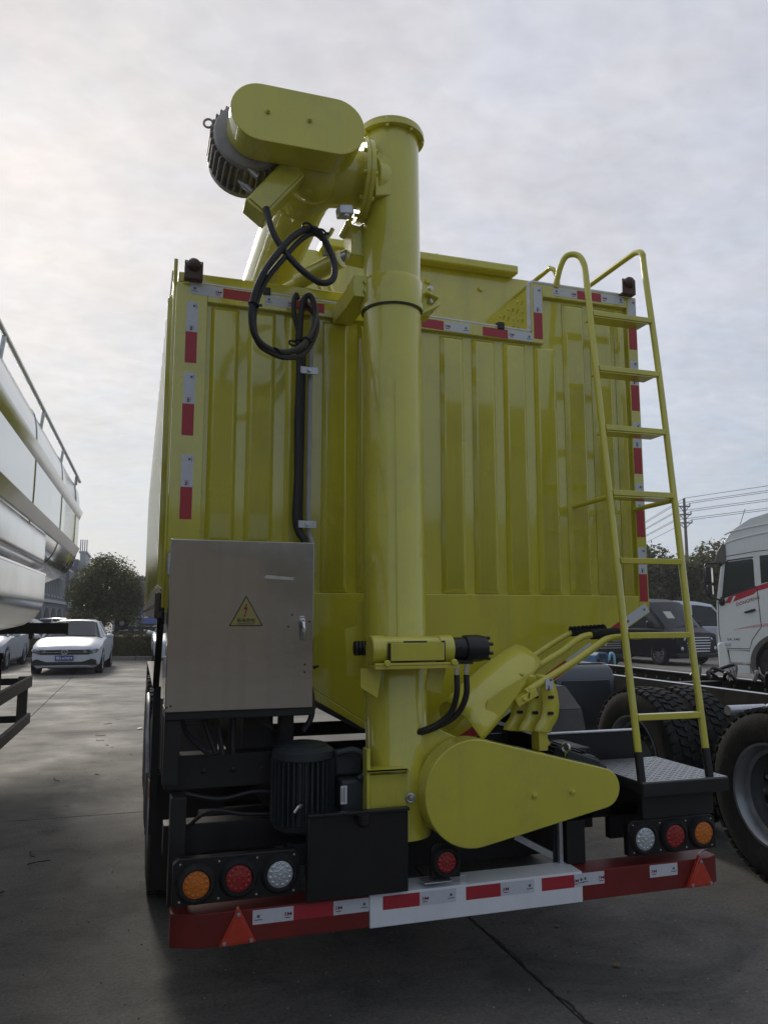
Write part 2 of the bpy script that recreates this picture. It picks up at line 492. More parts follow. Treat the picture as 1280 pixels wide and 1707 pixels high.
    def build(s, name, mats, parent=None, bevel=0, ang=38, kind=None, label=None, weld=False, recalc=True):
        org = Vector(ORG.get(parent.name, (0, 0, 0))) if parent else Vector((0, 0, 0))
        if not isinstance(mats, (list, tuple)):
            mats = [mats]
        me = bpy.data.meshes.new(name)
        me.from_pydata([v - org for v in s.v], [], s.f)
        for q in mats:
            me.materials.append(q)
        me.polygons.foreach_set('material_index', s.m)
        if recalc:
            bm = bmesh.new(); bm.from_mesh(me)
            if weld:
                bmesh.ops.remove_doubles(bm, verts=bm.verts, dist=1e-4)
            bmesh.ops.recalc_face_normals(bm, faces=bm.faces)
            bm.to_mesh(me); bm.free()
        me.polygons.foreach_set('use_smooth', [True] * len(me.polygons))
        me.set_sharp_from_angle(angle=R(ang))
        me.update()
        o = bpy.data.objects.new(name, me)
        SC.collection.objects.link(o)
        if parent:
            o.parent = parent
            ORG[o.name] = org
        if bevel:
            b = o.modifiers.new('edge_rounding', 'BEVEL')
            b.width = bevel; b.segments = 2; b.limit_method = 'ANGLE'; b.angle_limit = R(40); b.harden_normals = False
        if kind:
            o['kind'] = kind
        if label:
            o['label'] = label
        return o


def thing(name, label, cat, loc=(0, 0, 0), group=None):
    o = bpy.data.objects.new(name, None)
    o.empty_display_size = .2
    SC.collection.objects.link(o)
    o.location = loc
    o['label'] = label; o['category'] = cat
    if group:
        o['group'] = group
    ORG[o.name] = tuple(loc)
    return o


def tag(o, label, cat, group=None):
    o['label'] = label; o['category'] = cat
    if group:
        o['group'] = group
    return o


def copy_tree(o, parent=None, loc=None, rotz=None, label=None, group=None, scale=None):
    c = o.copy()
    SC.collection.objects.link(c)
    if parent is not None:
        c.parent = parent
    for ch in [q for q in bpy.data.objects if q.parent == o]:
        copy_tree(ch, c)
    if loc is not None:
        c.location = loc
    if rotz is not None:
        c.rotation_euler = (0, 0, rotz)
    if scale is not None:
        c.scale = scale
    if label:
        c['label'] = label
    if group:
        c['group'] = group
    return c


def circle_pts(cx, cz, r, a0, a1, n):
    return [(cx + r * math.cos(R(a0 + (a1 - a0) * i / n)), cz + r * math.sin(R(a0 + (a1 - a0) * i / n))) for i in range(n + 1)]



# ================================================================== SETTING
b = MB(); b.add([(-420, -420, -.022), (420, -420, -.022), (420, 420, -.022), (-420, 420, -.022)], [(0, 1, 2, 3)])
ground = b.build('ground', GROUND, kind='structure')
# cast concrete slabs with joints between them
yard = bpy.data.objects.new('yard_pavement', None); SC.collection.objects.link(yard); yard['kind'] = 'structure'
SX0, SY0, SW, SL = -1.55, 2.1, 3.3, 4.8
slab_me = None
for i in range(-4, 9):
    for j in range(-3, 6):
        x0 = SX0 + i * SW; y0 = SY0 + j * SL
        if slab_me is None:
            q = MB(); q.box(.005, SW - .005, .005, SL - .005, -.12, 0)
            o = q.build('concrete_slab', GROUND, yard, bevel=.004); slab_me = o
        else:
            o = slab_me.copy(); SC.collection.objects.link(o); o.parent = yard
        o.location = (x0, y0, 0)
random.seed(21)
# irregular crack running from under the trailer towards the camera
b = MB(); pts = []
y = 5.6
while y > 1.2:
    pts.append((1.755 + .012 * math.sin(y * 9) + random.uniform(-.012, .012), y)); y -= random.uniform(.03, .07)
for (xa, ya), (xb, yb_) in zip(pts, pts[1:]):
    w = random.uniform(.0025, .006)
    b.add([(xa - w, ya, .0035), (xa + w, ya, .0035), (xb + w, yb_, .0035), (xb - w, yb_, .0035)], [(0, 1, 2, 3)])
b.build('pavement_crack', JOINT, yard, kind='structure', recalc=False)
# kerb in front of the planting strip
kerb = bpy.data.objects.new('kerb', None); SC.collection.objects.link(kerb); kerb['kind'] = 'structure'
for i in range(26):
    b = MB(); b.box(-9.0 + i * 1.0, -9.0 + i * 1.0 + .985, 29.35, 29.55, -.02, .13); b.build('kerbstone', KERB, kerb, bevel=.015)
b = MB(); b.box(-9, 17, 29.552, 31.2, -.02, .09); b.build('planting_strip', BARK, kind='structure')

# ================================================================== FEED TRAILER
TR = thing('bulk_feed_trailer', 'big yellow-green feed trailer seen from behind, with upright auger pipe and ladder', 'trailer', (1.36, 6.5, 0))
WY = 3.55                               # plane of the rear wall

# ---- rear wall: recessed sheet with a raised border, V-shaped foot and a cut-out at the top
b = MB()
out_ = [(.112, 1.616), (1.36, .877), (2.606, 1.616), (2.606, 3.372), (1.945, 3.372), (1.945, 3.095), (.112, 3.135)]
b.prism(out_, 'y', WY + .027, WY + .045)
yb = WY + .03
b.prism([(.112, 1.62), (.255, 1.62), (.255, 3.135), (.112, 3.135)], 'y', WY, yb)           # left border
b.prism([(2.545, 1.62), (2.606, 1.62), (2.606, 3.372), (2.545, 3.372)], 'y', WY, yb)       # right border
b.prism([(.255, 3.052), (1.945, 3.040), (1.945, 3.095), (.255, 3.134)], 'y', WY, yb)       # top border under the cut-out
b.prism([(1.945, 3.040), (2.018, 3.04), (2.018, 3.372), (1.945, 3.372)], 'y', WY, yb)      # border beside the cut-out
b.prism([(2.018, 3.305), (2.545, 3.305), (2.545, 3.372), (2.018, 3.372)], 'y', WY, yb)
b.prism([(.255, 1.60), (.255, 1.70), (2.545, 1.70), (2.545, 1.60), (1.36, .893)], 'y', WY, yb)  # flat foot
b.prism([(.112, 1.62), (.255, 1.60), (1.36, .893), (1.36, .877), (.112, 1.612)], 'y', WY, yb)
b.prism([(2.606, 1.62), (2.545, 1.60), (1.36, .893), (1.36, .877), (2.606, 1.612)], 'y', WY, yb)
rear = b.build('rear_wall', YELP, TR, bevel=.003)
for i, (cx, zt) in enumerate([(.340, 3.04), (.515, 3.04), (.697, 3.04), (.877, 3.035), (1.055, 3.035), (1.235, 3.03), (1.493, 3.03), (1.671, 3.03), (1.850, 3.03), (2.031, 3.03), (2.110, 3.29), (2.209, 3.29), (2.381, 3.29), (2.503, 3.29)]):
    if cx == 2.110:
        continue
    if cx == 2.031:
        zt = 3.03
    hw = .067 if cx != 2.503 else .035
    b = MB()
    z0, z1 = 1.702, zt
    y0, y1 = WY + .026, WY + .004
    b.add([(cx - hw, y0, z0), (cx + hw, y0, z0), (cx + hw, y0, z1), (cx - hw, y0, z1),
           (cx - hw + .02, y1, z0 + .03), (cx + hw - .02, y1, z0 + .03), (cx + hw - .02, y1, z1 - .02), (cx - hw + .02, y1, z1 - .02)],
          [(4, 5, 6, 7), (0, 1, 5, 4), (1, 2, 6, 5), (2, 3, 7, 6), (3, 0, 4, 7), (3, 2, 1, 0)])
    b.build('rib', YELP, rear, bevel=.004)
b = MB()
b.tube([(.17, WY + .012, 3.142), (.75, WY + .012, 3.130), (1.94, WY + .012, 3.103)], .010)
b.tube([(1.938, WY + .012, 3.103), (1.938, WY + .012, 3.372), (1.955, WY + .012, 3.382), (2.50, WY + .012, 3.380)], .012)
b.each('edge_trim', SEAL, rear)
b = MB()
for x, z in ((.53, 3.137), (1.765, 3.108)):
    b.box(x - .018, x + .018, WY - .008, WY + .03, z - .016, z + .022)
b.each('trim_clip', BLKG, rear, bevel=.003)


def tape(x0, x1, z0, z1, col, y=WY - .001, mark=None, turn=False, parent=None, slope=0.0):
    """one length of reflective tape; mark: (side, text) prints the maker's mark near that end"""
    b = MB()
    b.add([(x0, y, z0), (x1, y, z0 + slope), (x1, y, z1 + slope), (x0, y, z1), (x0, y + .0008, z0), (x1, y + .0008, z0 + slope), (x1, y + .0008, z1 + slope), (x0, y + .0008, z1)],
          [(0, 1, 2, 3), (4, 7, 6, 5), (0, 4, 5, 1), (1, 5, 6, 2), (2, 6, 7, 3), (3, 7, 4, 0)], 0)
    if col == 'w':
        yy = y - .0006
        cx, cz = (x0 + x1) / 2, (z0 + z1) / 2 + slope / 2
        if not turn:
            w = x1 - x0
            s = -1 if mark != 'r' else 1
            b.text('3M', .013, (cx + s * w * .36, yy, cz + s * slope * .36), (1, 0, 0), (0, 0, 1), 1, width=.029)
            b.box(cx + s * w * .36 - .010, cx + s * w * .36 + .010, yy - .0003, yy, cz - .014 + s * slope * .36, cz - .011 + s * slope * .36, 1)
            b.lathe((cx - s * w * .36, yy, cz + .003 - s * slope * .36), (0, -1, 0), [(.0, 0.0004), (.006, .0004), (.006, 0)], 10, 2)
            b.box(cx - s * w * .36 - .014, cx - s * w * .36 + .014, yy - .0003, yy, cz - .011 - s * slope * .36, cz - .008 - s * slope * .36, 2)
        else:
            h = z1 - z0
            b.text('3M', .012, (cx - .003, yy, cz - h * .37), (0, 0, -1), (1, 0, 0), 1 if mark == 'm' else 3, width=.024)
            b.box(cx + .006, cx + .008, yy - .0003, yy, cz - h * .43, cz - h * .31, 2)
            b.lathe((cx + .008, yy, cz + h * .36), (0, -1, 0), [(0, .0004), (.006, .0004), (.006, 0)], 10, 2)
            b.box(cx + .017, cx + .019, yy - .0003, yy, cz + h * .28, cz + h * .44, 2)
    return b.build('reflective_tape', [TWHT if col == 'w' else TRED, TINK, GINK, BINK], parent or rear)


for (x, za, zb, c) in [(.187, 2.900, 3.045, 'w'), (.186, 2.751, 2.899, 'r'), (.185, 2.558, 2.704, 'w'), (.183, 2.409, 2.556, 'r'), (.188, 2.172, 2.320, 'w'), (.187, 2.025, 2.171, 'r')]:
    tape(x - .026, x + .026, za, zb, c, turn=True, mark='m' if za < 2.6 else None)
for (x, za, zb, c) in [(2.578, 3.214, 3.361, 'w'), (2.576, 3.067, 3.212, 'r'), (2.575, 2.863, 3.004, 'w'), (2.575, 2.716, 2.861, 'r'), (2.574, 2.509, 2.649, 'w'), (2.574, 2.363, 2.507, 'r'),
                       (2.573, 2.164, 2.310, 'w'), (2.573, 2.016, 2.162, 'r'), (2.573, 1.818, 1.961, 'w'), (2.573, 1.670, 1.816, 'r')]:
    tape(x - .025, x + .025, za, zb, c, turn=True)
for (xa, xb, z, c, sl, mk) in [(.174, .323, 3.084, 'w', -.004, 'r'), (.325, .471, 3.080, 'r', -.004, 0), (.521, .666, 3.074, 'w', -.005, 'r'), (.668, .813, 3.068, 'r', -.005, 0),
                               (1.32, 1.44, 3.053, 'r', -.003, 0), (1.442, 1.584, 3.050, 'w', -.003, 'l'), (1.66, 1.803, 3.047, 'r', -.003, 0), (1.805, 1.949, 3.045, 'w', -.003, 'l'),
                               (2.082, 2.228, 3.319, 'w', 0, 'r'), (2.230, 2.379, 3.319, 'r', 0, 0), (2.381, 2.527, 3.319, 'w', 0, 'l')]:
    tape(xa, xb, z, z + .048, c, slope=sl, mark=mk, y=WY - .0012)
tape(1.960, 2.010, 3.209, 3.356, 'w', turn=True, y=WY - .0022)
tape(1.960, 2.010, 3.064, 3.207, 'r', y=WY - .0022)


def dtape(x0, z0, x1, z1, col, w=.05):
    """tape along the sloping lower edge"""
    d = Vector((x1 - x0, 0, z1 - z0)).normalized(); n = Vector((-d.z, 0, d.x))
    b = MB()
    q = [Vector((x0, WY - .001, z0)), Vector((x1, WY - .001, z1))]
    p = [q[0], q[1], q[1] + n * w, q[0] + n * w]
    b.add([v for v in p] + [v + Vector((0, .0008, 0)) for v in p], [(0, 1, 2, 3), (4, 7, 6, 5), (0, 4, 5, 1), (1, 5, 6, 2), (2, 6, 7, 3), (3, 7, 4, 0)], 0)
    if col == 'w':
        c = q[0] + n * w / 2 + d * .022 + Vector((0, -.0016, 0))
        b.text('3M', .013, c, d, n, 3, width=.026)
        b.lathe(q[1] + n * w / 2 - d * .024 + Vector((0, -.0016, 0)), (0, -1, 0), [(0, .0004), (.006, .0004), (.006, 0)], 10, 2)
    b.build('reflective_tape', [TWHT if col == 'w' else TRED, TINK, GINK, BINK], rear)


def edge(x):
    return 1.616 - (2.606 - x) * .5925 + .004


for xa, xb, c in [(2.455, 2.604, 'w'), (2.300, 2.453, 'r'), (2.115, 2.262, 'w'), (1.965, 2.113, 'r'), (1.80, 1.925, 'r'), (1.633, 1.775, 'w'), (1.49, 1.631, 'r')]:
    dtape(xa, edge(xa), xb, edge(xb), c)

# ---- body shell
b = MB()
b.box(.098, .108, 3.60, 10.6, 1.64, 3.20)
sidew = b.build('left_side_wall', YELP, TR, bevel=.003)
for i in range(26):
    y = 3.74 + i * .27
    b = MB()
    b.add([(.0985, y - .075, 1.72), (.0985, y + .075, 1.72), (.0985, y + .075, 3.12), (.0985, y - .075, 3.12),
           (.078, y - .062, 1.74), (.078, y + .062, 1.74), (.078, y + .062, 3.10), (.078, y - .062, 3.10)],
          [(4, 5, 6, 7), (0, 1, 5, 4), (1, 2, 6, 5), (2, 3, 7, 6), (3, 0, 4, 7), (3, 2, 1, 0)])
    b.build('rib', YELP, sidew, bevel=.003)
b = MB(); b.box(.098, .111, 3.553, 3.598, 1.63, 3.205); b.build('corner_post', YELP, TR, bevel=.004)
b = MB(); b.tube([(.106, 3.56, 3.12), (.106, 3.54, 3.238)], .009, 10); b.tube([(.100, 3.60, 3.20), (.100, 10.6, 3.20)], .010, 8); b.build('top_rail', YEL, TR)
b = MB(); b.box(.072, .097, 3.70, 10.6, 1.585, 1.70)
sill = b.build('side_sill', GRAYF, TR, bevel=.004)
b = MB()
for i in range(24):
    b.cyl((.073, 3.85 + i * .28, 1.64), (.0705, 3.85 + i * .28, 1.64), .014, n=10)
b.build('sill_hole', BLKG, sill, kind='stuff')
b = MB(); b.box(2.606, 2.630, 3.60, 10.6, 1.64, 3.36); b.build('right_side_wall', YELP, TR, bevel=.003)
b = MB(); b.box(.11, 2.606, 10.58, 10.6, 1.64, 3.20); b.build('front_wall', YELP, TR)
b = MB()
b.add([(.10, 3.597, 1.62), (1.36, 3.597, .88), (1.36, 10.6, .88), (.10, 10.6, 1.62), (.10, 3.597, 1.64), (1.36, 3.597, .90), (1.36, 10.6, .90), (.10, 10.6, 1.64)],
      [(0, 1, 2, 3), (4, 7, 6, 5), (0, 4, 5, 1), (3, 2, 6, 7), (0, 3, 7, 4)])
b.add([(2.616, 3.597, 1.62), (1.362, 3.597, .88), (1.362, 10.6, .88), (2.616, 10.6, 1.62), (2.616, 3.597, 1.64), (1.362, 3.597, .90), (1.362, 10.6, .90), (2.616, 10.6, 1.64)],
      [(0, 3, 2, 1), (4, 5, 6, 7), (0, 1, 5, 4), (3, 7, 6, 2), (0, 4, 7, 3)])
b.build('hopper_floor', BLK, TR)
b = MB()
b.box(.12, .96, 3.585, 3.66, 3.150, 3.202)
b.build('top_beam', YELP, TR, bevel=.006)
b = MB()
b.box(.70, 2.60, 4.30, 4.32, 2.90, 3.76)
inner = b.build('inner_bulkhead', YELP, TR)
b = MB(); b.box(.95, 2.232, 4.22, 4.299, 3.758, 3.815); b.box(.95, 2.232, 4.298, 4.36, 3.758, 3.815); b.build('flange', YEL, inner, bevel=.012)
b = MB()
for x, z in ((1.64, 3.66), (1.70, 3.83), (2.0, 3.66)):
    b.lathe((x, 4.30, z), (0, -1, 0), [(.018, 0), (.018, .015), (.0, .018)], 8)
b.each('bolt', YEL, inner)
b = MB(); b.box(1.950, 1.968, 3.597, 4.298, 3.05, 3.362)
rec = b.build('recess_side', YELP, TR)
b = MB()
random.seed(3)
for i in range(7):
    for j in range(5):
        y = 3.66 + i * .055; z = 3.10 + j * .052 + (i % 2) * .024
        d = Vector((0, math.cos(R(45 if (i + j) % 2 else -45)), math.sin(R(45 if (i + j) % 2 else -45))))
        b.obox((1.949, y, z), ((1, 0, 0), d, d.cross(Vector((1, 0, 0)))), (.003, .012, .004))
b.build('tread_stud', YEL, rec, kind='stuff')

# ---- corner lamps
for x, z in ((.185, 3.20), (2.535, 3.43)):
    b = MB(); b.box(x - .042, x + .042, 3.505, 3.515, z - .062, z + .026); b.box(x - .042, x + .042, 3.515, 3.548, z - .062, z - .050)
    lb = b.build('marker_lamp', DOME, TR, bevel=.003)
    b = MB(); b.lathe((x, 3.514, z + .005), (0, -1, 0), [(.031, 0), (.031, .016), (.024, .028), (.010, .034), (0, .035)], 18)
    b.build('lens', DOME, lb)
    b = MB()
    for s in (-1, 1):
        b.cyl((x + s * .033, 3.516, z + .016), (x + s * .033, 3.5035, z + .016), .004, n=8)
    b.build('screw', GALV, lb, kind='stuff')

# ---- auger column
b = MB()
b.lathe((1.068, 3.2, .70), (-.009, 0, 1), [(.0, 0), (.14, 0), (.14, .03), (.131, .05), (.131, 3.09)], 48)
colm = b.build('auger_column', YEL, TR)
b = MB(); b.lathe((1.0475, 3.2, 2.965), (-.009, 0, 1), [(.130, -.006), (.142, -.006), (.142, .115), (.134, .135), (.130, .135)], 48); b.build('collar', YEL, colm)
b = MB(); b.lathe((1.0477, 3.2, 2.952), (-.009, 0, 1), [(.130, 0), (.139, 0), (.139, .006), (.130, .006)], 48); b.build('seam_ring', BLKG, colm)
b = MB(); b.lathe((1.040, 3.2, 3.790), (0, 0, 1), [(.130, 0), (.158, 0), (.158, .022), (.134, .022), (.134, .028), (.150, .028), (.150, .040), (0, .042)], 48); b.build('flange', YEL, colm, bevel=.002)
for i in range(8):
    a = R(22 + 45 * i); x, y = 1.040 + .146 * math.cos(a), 3.2 + .146 * math.sin(a)
    b = MB(); b.lathe((x, y, 3.778), (0, 0, 1), [(0, 0), (.009, 0), (.009, .012)], 6); b.lathe((x, y, 3.812), (0, 0, 1), [(.009, 0), (.009, .012), (0, .012)], 6); b.each('bolt', YEL, colm)
# weld seam line and small dents
b = MB(); b.tube([(1.025, 3.0655, 1.50), (1.022, 3.0655, 2.0), (1.018, 3.066, 2.62)], .0025, 6); b.build('weld_seam', YEL, colm)
b = MB()
b.add([(.905, 3.15, 3.09), (.905, 3.19, 3.12), (.918, 3.10, 3.102), (.918, 3.10, 3.108)], [(0, 1, 3, 2)])
# foot door
b = MB()
b.prism([(.905, .70), (1.063, .70), (1.063, .968), (.905, .968)], 'y', 3.055, 3.075)
door = b.build('access_door', YEL, TR, bevel=.004)
b = MB(); b.prism([(.890, .986), (1.052, .986), (1.072, .972), (1.048, .992), (.890, .994)], 'y', 3.02, 3.10); b.box(.890, 1.050, 3.02, 3.10, .984, .993); b.build('ledge', YEL, door)
b = MB(); b.box(.888, .902, 3.04, 3.10, .70, 1.07); b.build('hinge_plate', YEL, door, bevel=.002)
b = MB(); b.text('113', .03, (.985, 3.054, .872), (1, 0, 0), (0, 0, 1)); b.box(.955, 1.015, 3.0535, 3.054, .845, .848); b.box(1.013, 1.016, 3.0535, 3.054, .845, .90); b.build('embossed_number', YEL, door)
b = MB(); b.torus((1.072, 3.045, .872), (.3, 1, 0), .016, .005); b.lathe((1.075, 3.045, .875), (0, -1, 0), [(.012, 0), (.012, .012), (0, .014)], 8); b.build('latch', GALV, door)

# left clamp between wall and column
b = MB()
b.add([(.855, 3.549, 3.015), (.855, 3.549, 3.10), (.865, 3.30, 3.105), (.865, 3.30, 3.01), (.95, 3.30, 3.105), (.95, 3.30, 3.01), (.95, 3.549, 3.10), (.95, 3.549, 3.015)],
      [(0, 1, 2, 3), (2, 4, 5, 3), (1, 6, 4, 2), (0, 3, 5, 7), (4, 6, 7, 5), (0, 7, 6, 1)])
b.box(.86, .95, 3.17, 3.302, 3.005, 3.105)
clamp = b.build('column_clamp', YEL, TR, bevel=.004)
b = MB()
for z in (3.035, 3.078):
    b.lathe((.915, 3.169, z), (0, -1, 0), [(.014, 0), (.014, .012), (0, .014)], 6)
b.each('bolt', YEL, clamp)
b = MB(); b.box(1.165, 1.23, 3.19, 3.26, 2.96, 3.075); b.prism([(1.17, 2.945), (1.26, 3.00), (1.26, 3.012), (1.17, 2.960)], 'y', 3.14, 3.26)
b.prism([(1.20, 3.075), (1.262, 3.05), (1.262, 3.04), (1.20, 3.06)], 'y', 3.16, 3.26)
b.each('clamp_ear', YEL, clamp, bevel=.003)
b = MB()
for z in (3.03, 3.09):
    b.lathe((1.222, 3.189, z), (.4, -1, 0), [(.011, 0), (.011, .02), (0, .022)], 6)
b.each('bolt', GALV, clamp)

# ---- head of the column: swivel flange, elbow, roof pipe, belt guard, motor
b = MB()
b.cyl((.985, 3.2, 3.56), (.905, 3.17, 3.555), .125, n=36)
b.prism([(.93, 3.44), (1.02, 3.46), (1.05, 3.52), (1.05, 3.60), (.93, 3.66)], 'y', 3.075, 3.2)
head = b.build('column_head', YEL, TR, bevel=.004)
b = MB()
b.lathe((.905, 3.17, 3.555), (-1, 0, 0), [(.0, -.004), (.185, -.004), (.185, .016), (.180, .016), (.180, .020), (.185, .020), (.185, .036), (0, .036)], 48)
b.build('swivel_flange', YEL, head)
for i in range(10):
    a = R(18 + 36 * i)
    b = MB(); b.lathe((.86, 3.17 + .168 * math.cos(a), 3.555 + .168 * math.sin(a)), (1, 0, 0), [(0, -.004), (.010, -.004), (.010, .06), (0, .06)], 6); b.each('bolt', YEL, head)
b = MB()
b.tube([(.87, 3.17, 3.555), (.78, 3.165, 3.55), (.70, 3.17, 3.54), (.655, 3.24, 3.53), (.64, 3.36, 3.522)], [.125, .130, .135, .136, .135], 36, k=5)
b.sphere((.665, 3.14, 3.535), (.135, .13, .135), 32, 20)
b.build('elbow', YEL, TR)
b = MB()
b.cyl((.64, 3.30, 3.522), (.64, 9.6, 3.522), .134, n=40)
pipe = b.build('roof_auger_pipe', YEL, TR)
b = MB(); b.obox((.80, 3.11, 3.36), ((1, 0, .15), (0, 1, 0), (-.15, 0, 1)), (.034, .03, .022)); b.cyl((.80, 3.10, 3.35), (.803, 3.10, 3.325), .018, n=10); b.build('limit_switch', GALV, TR, bevel=.006)


def stadium(x0, z0, r0, x1, z1, r1, n=18):
    """outline of two circles joined by their outer tangents"""
    d = math.hypot(x1 - x0, z1 - z0); base = math.atan2(z1 - z0, x1 - x0)
    al = math.acos((r0 - r1) / d)
    pts = []
    a0, a1 = base + al, base + 2 * math.pi - al
    for i in range(n + 1):
        a = a0 + (a1 - a0) * i / n
        pts.append((x0 + r0 * math.cos(a), z0 + r0 * math.sin(a)))
    a0, a1 = base - al, base + al
    for i in range(n + 1):
        a = a0 + (a1 - a0) * i / n
        pts.append((x1 + r1 * math.cos(a), z1 + r1 * math.sin(a)))
    return pts


b = MB()
b.prism(stadium(.390, 3.580, .122, .695, 3.580, .122), 'y', 2.85, 2.995)
ug = b.build('upper_belt_guard', YEL, TR, bevel=.003)
for x, z in ((.415, 3.585), (.585, 3.582)):
    b = MB(); b.lathe((x, 2.851, z), (0, -1, 0), [(.010, 0), (.010, .010), (.006, .010), (.006, .018), (0, .018)], 8); b.each('bolt', YEL, ug)


def fin_motor(parent, name, c, ax, r, length, m, nf=28, fin=.022, capm=None):
    """electric motor: finned barrel with end bells along ax"""
    c = Vector(c); ax = Vector(ax).normalized()
    u = ax.cross(Vector((0, 0, 1)))
    if u.length < 1e-3:
        u = Vector((1, 0, 0))
    u.normalize(); w = ax.cross(u)
    b = MB()
    h = length / 2
    b.lathe(c, ax, [(0, -h - .045), (r * .55, -h - .045), (r * .92, -h - .02), (r * .96, -h), (r - fin, -h), (r - fin, h), (r * 1.0, h), (r * 1.0, h + .03), (r * .7, h + .055), (0, h + .055)], 36)
    o = b.build(name, m, parent)
    f = MB()
    for i in range(nf):
        a = 2 * math.pi * i / nf
        d = u * math.cos(a) + w * math.sin(a)
        f.obox(c + d * (r - fin / 2), (ax, d, ax.cross(d)), (h * .96, fin * .75, .0028))
    f.each('cooling_fin', m, o)
    return o


um = fin_motor(TR, 'upper_motor', (.366, 3.125, 3.578), (0, 1, 0), .154, .18, MOTB, 34, .024)
b = MB(); b.torus((.205, 3.14, 3.680), (.2, 1, 0), .019, .005); b.tube([(.218, 3.14, 3.668), (.245, 3.14, 3.645)], .006, 8); b.build('lifting_eye', MOTB, um)
b = MB(); b.obox((.285, 3.20, 3.70), ((1, 0, .9), (0, 1, 0), (-.9, 0, 1)), (.035, .05, .02)); b.build('nameplate_boss', MOTB, um, bevel=.004)
b = MB()
dv = Vector((-.60, 0, -.80)); nv = Vector((.80, 0, -.60))
b.obox(Vector((.476, 3.06, 3.362)), (dv, (0, 1, 0), nv), (.135, .055, .053))
tb = b.build('motor_mount_box', YEL, TR, bevel=.005)
b = MB(); b.obox(Vector((.474, 3.001, 3.363)), (dv, (0, 1, 0), nv), (.12, .004, .042)); b.build('cover_plate', YEL, tb, bevel=.003)
b = MB()
for q in ((.385, 3.0, 3.40), (.365, 3.02, 3.345), (.352, 3.05, 3.37)):
    b.lathe(q, (-.8, 0, .6), [(.011, -.02), (.011, .015), (.006, .015), (.006, .03), (0, .03)], 8)
b.each('bolt', GALV, tb)

# lifting ram of the roof pipe and its brackets
b = MB()
b.prism([(.845, 3.37), (.90, 3.365), (.93, 3.40), (.965, 3.44), (.965, 3.21), (.93, 3.22), (.86, 3.225), (.86, 3.30)], 'y', 3.22, 3.34)
br = b.build('ram_bracket', YEL, TR, bevel=.004)
b = MB(); b.lathe((.845, 3.24, 3.365), (0, 1, 0), [(0, -.03), (.016, -.03), (.016, .09), (0, .09)], 10); b.build('pin', YEL, br)
b = MB()
b.cyl((.86, 3.40, 3.285), (.70, 3.62, 3.245), .042, n=20); b.cyl((.70, 3.62, 3.245), (.60, 3.76, 3.22), .026, n=16)
ram = b.build('hydraulic_ram', YEL, TR)
b = MB()
b.tube([(.80, 3.40, 3.335), (.79, 3.40, 3.362), (.785, 3.40, 3.375), (.80, 3.39, 3.395), (.812, 3.38, 3.42)], .010, 8, k=3)
b.tube([(.78, 3.44, 3.315), (.84, 3.40, 3.31)], .012, 8)
b.lathe((.872, 3.34, 3.275), (-.6, .8, -.1), [(0, -.01), (.03, -.01), (.03, .02), (0, .02)], 12)
b.build('ram_fitting', GALV, ram)
b = MB(); b.box(.60, .72, 3.70, 3.74, 3.13, 3.25); b.box(.72, .80, 3.62, 3.66, 3.14, 3.20); b.tube([(.80, 3.65, 3.26), (.83, 3.60, 3.15)], .016, 8); b.tube([(.86, 3.65, 3.26), (.88, 3.60, 3.14)], .013, 8); b.build('pipe_saddle', YEL, TR, bevel=.003)

# ---- cables and conduit
b = MB()
c1 = [(.436, 2.99, 3.255), (.459, 2.97, 3.151), (.497, 2.96, 3.08), (.547, 2.95, 3.018), (.598, 2.945, 2.973), (.660, 2.95, 2.946), (.71, 2.96, 2.969), (.722, 2.97, 3.035), (.696, 2.97, 3.11), (.655, 2.96, 3.165), (.612, 2.96, 3.178),
      (.546, 2.95, 3.131), (.486, 2.94, 3.053), (.427, 2.94, 2.955), (.393, 2.95, 2.863), (.383, 2.96, 2.776), (.402, 2.97, 2.697), (.453, 3.0, 2.664), (.522, 3.05, 2.668), (.616, 3.15, 2.732), (.699, 3.30, 2.862), (.742, 3.42, 2.99), (.745, 3.46, 3.06), (.730, 3.47, 3.105), (.712, 3.475, 3.11), (.690, 3.475, 3.075), (.682, 3.475, 2.98), (.680, 3.475, 2.88)]
b.tube(c1, .0135, 10, k=8)
c2 = [(x + .016 + .004 * math.sin(i), y + .016, z - .017 + .006 * math.cos(i * 1.7)) for i, (x, y, z) in enumerate(c1[10:22])]
c2 = [(.700, 2.99, 3.105), (.672, 2.98, 3.150)] + c2 + [(.722, 3.49, 3.06), (.705, 3.49, 3.09), (.692, 3.49, 3.05)]
b.tube(c2, .0115, 8, k=8)
b.tube([(.668, 3.48, 3.09), (.660, 3.48, 3.112), (.650, 3.48, 3.08), (.652, 3.48, 3.01), (.674, 3.48, 2.92), (.682, 3.47, 2.82)], .012, 8, k=6)
b.build('power_cable', CABLE, TR)
b = MB()
b.tube([(.676, 3.485, 2.92), (.684, 3.485, 2.75), (.678, 3.485, 2.49), (.682, 3.485, 2.25), (.676, 3.485, 2.05), (.690, 3.485, 1.98), (.715, 3.48, 1.93), (.72, 3.47, 1.80), (.722, 3.45, 1.62), (.728, 3.45, 1.45), (.735, 3.46, 1.30), (.76, 3.48, 1.18)], .0185, 10, k=6)
b.tube([(.700, 3.50, 2.90), (.705, 3.50, 2.73), (.700, 3.50, 2.1), (.705, 3.5, 2.0)], .011, 8, k=5)
b.build('cable_bundle', CABLE, TR)
b = MB()
for q in ((.39, 2.955, 2.82), (.49, 3.025, 2.664), (.66, 3.23, 2.80), (.66, 2.955, 3.165), (.60, 2.945, 3.178), (.68, 3.48, 2.88), (.648, 3.48, 2.87), (.75, 3.46, 1.37)):
    b.torus(q, (.3, .2, 1), .019, .005, 14, 6); b.box(q[0] + .018, q[0] + .034, q[1] - .004, q[1] + .004, q[2] - .004, q[2] + .005)
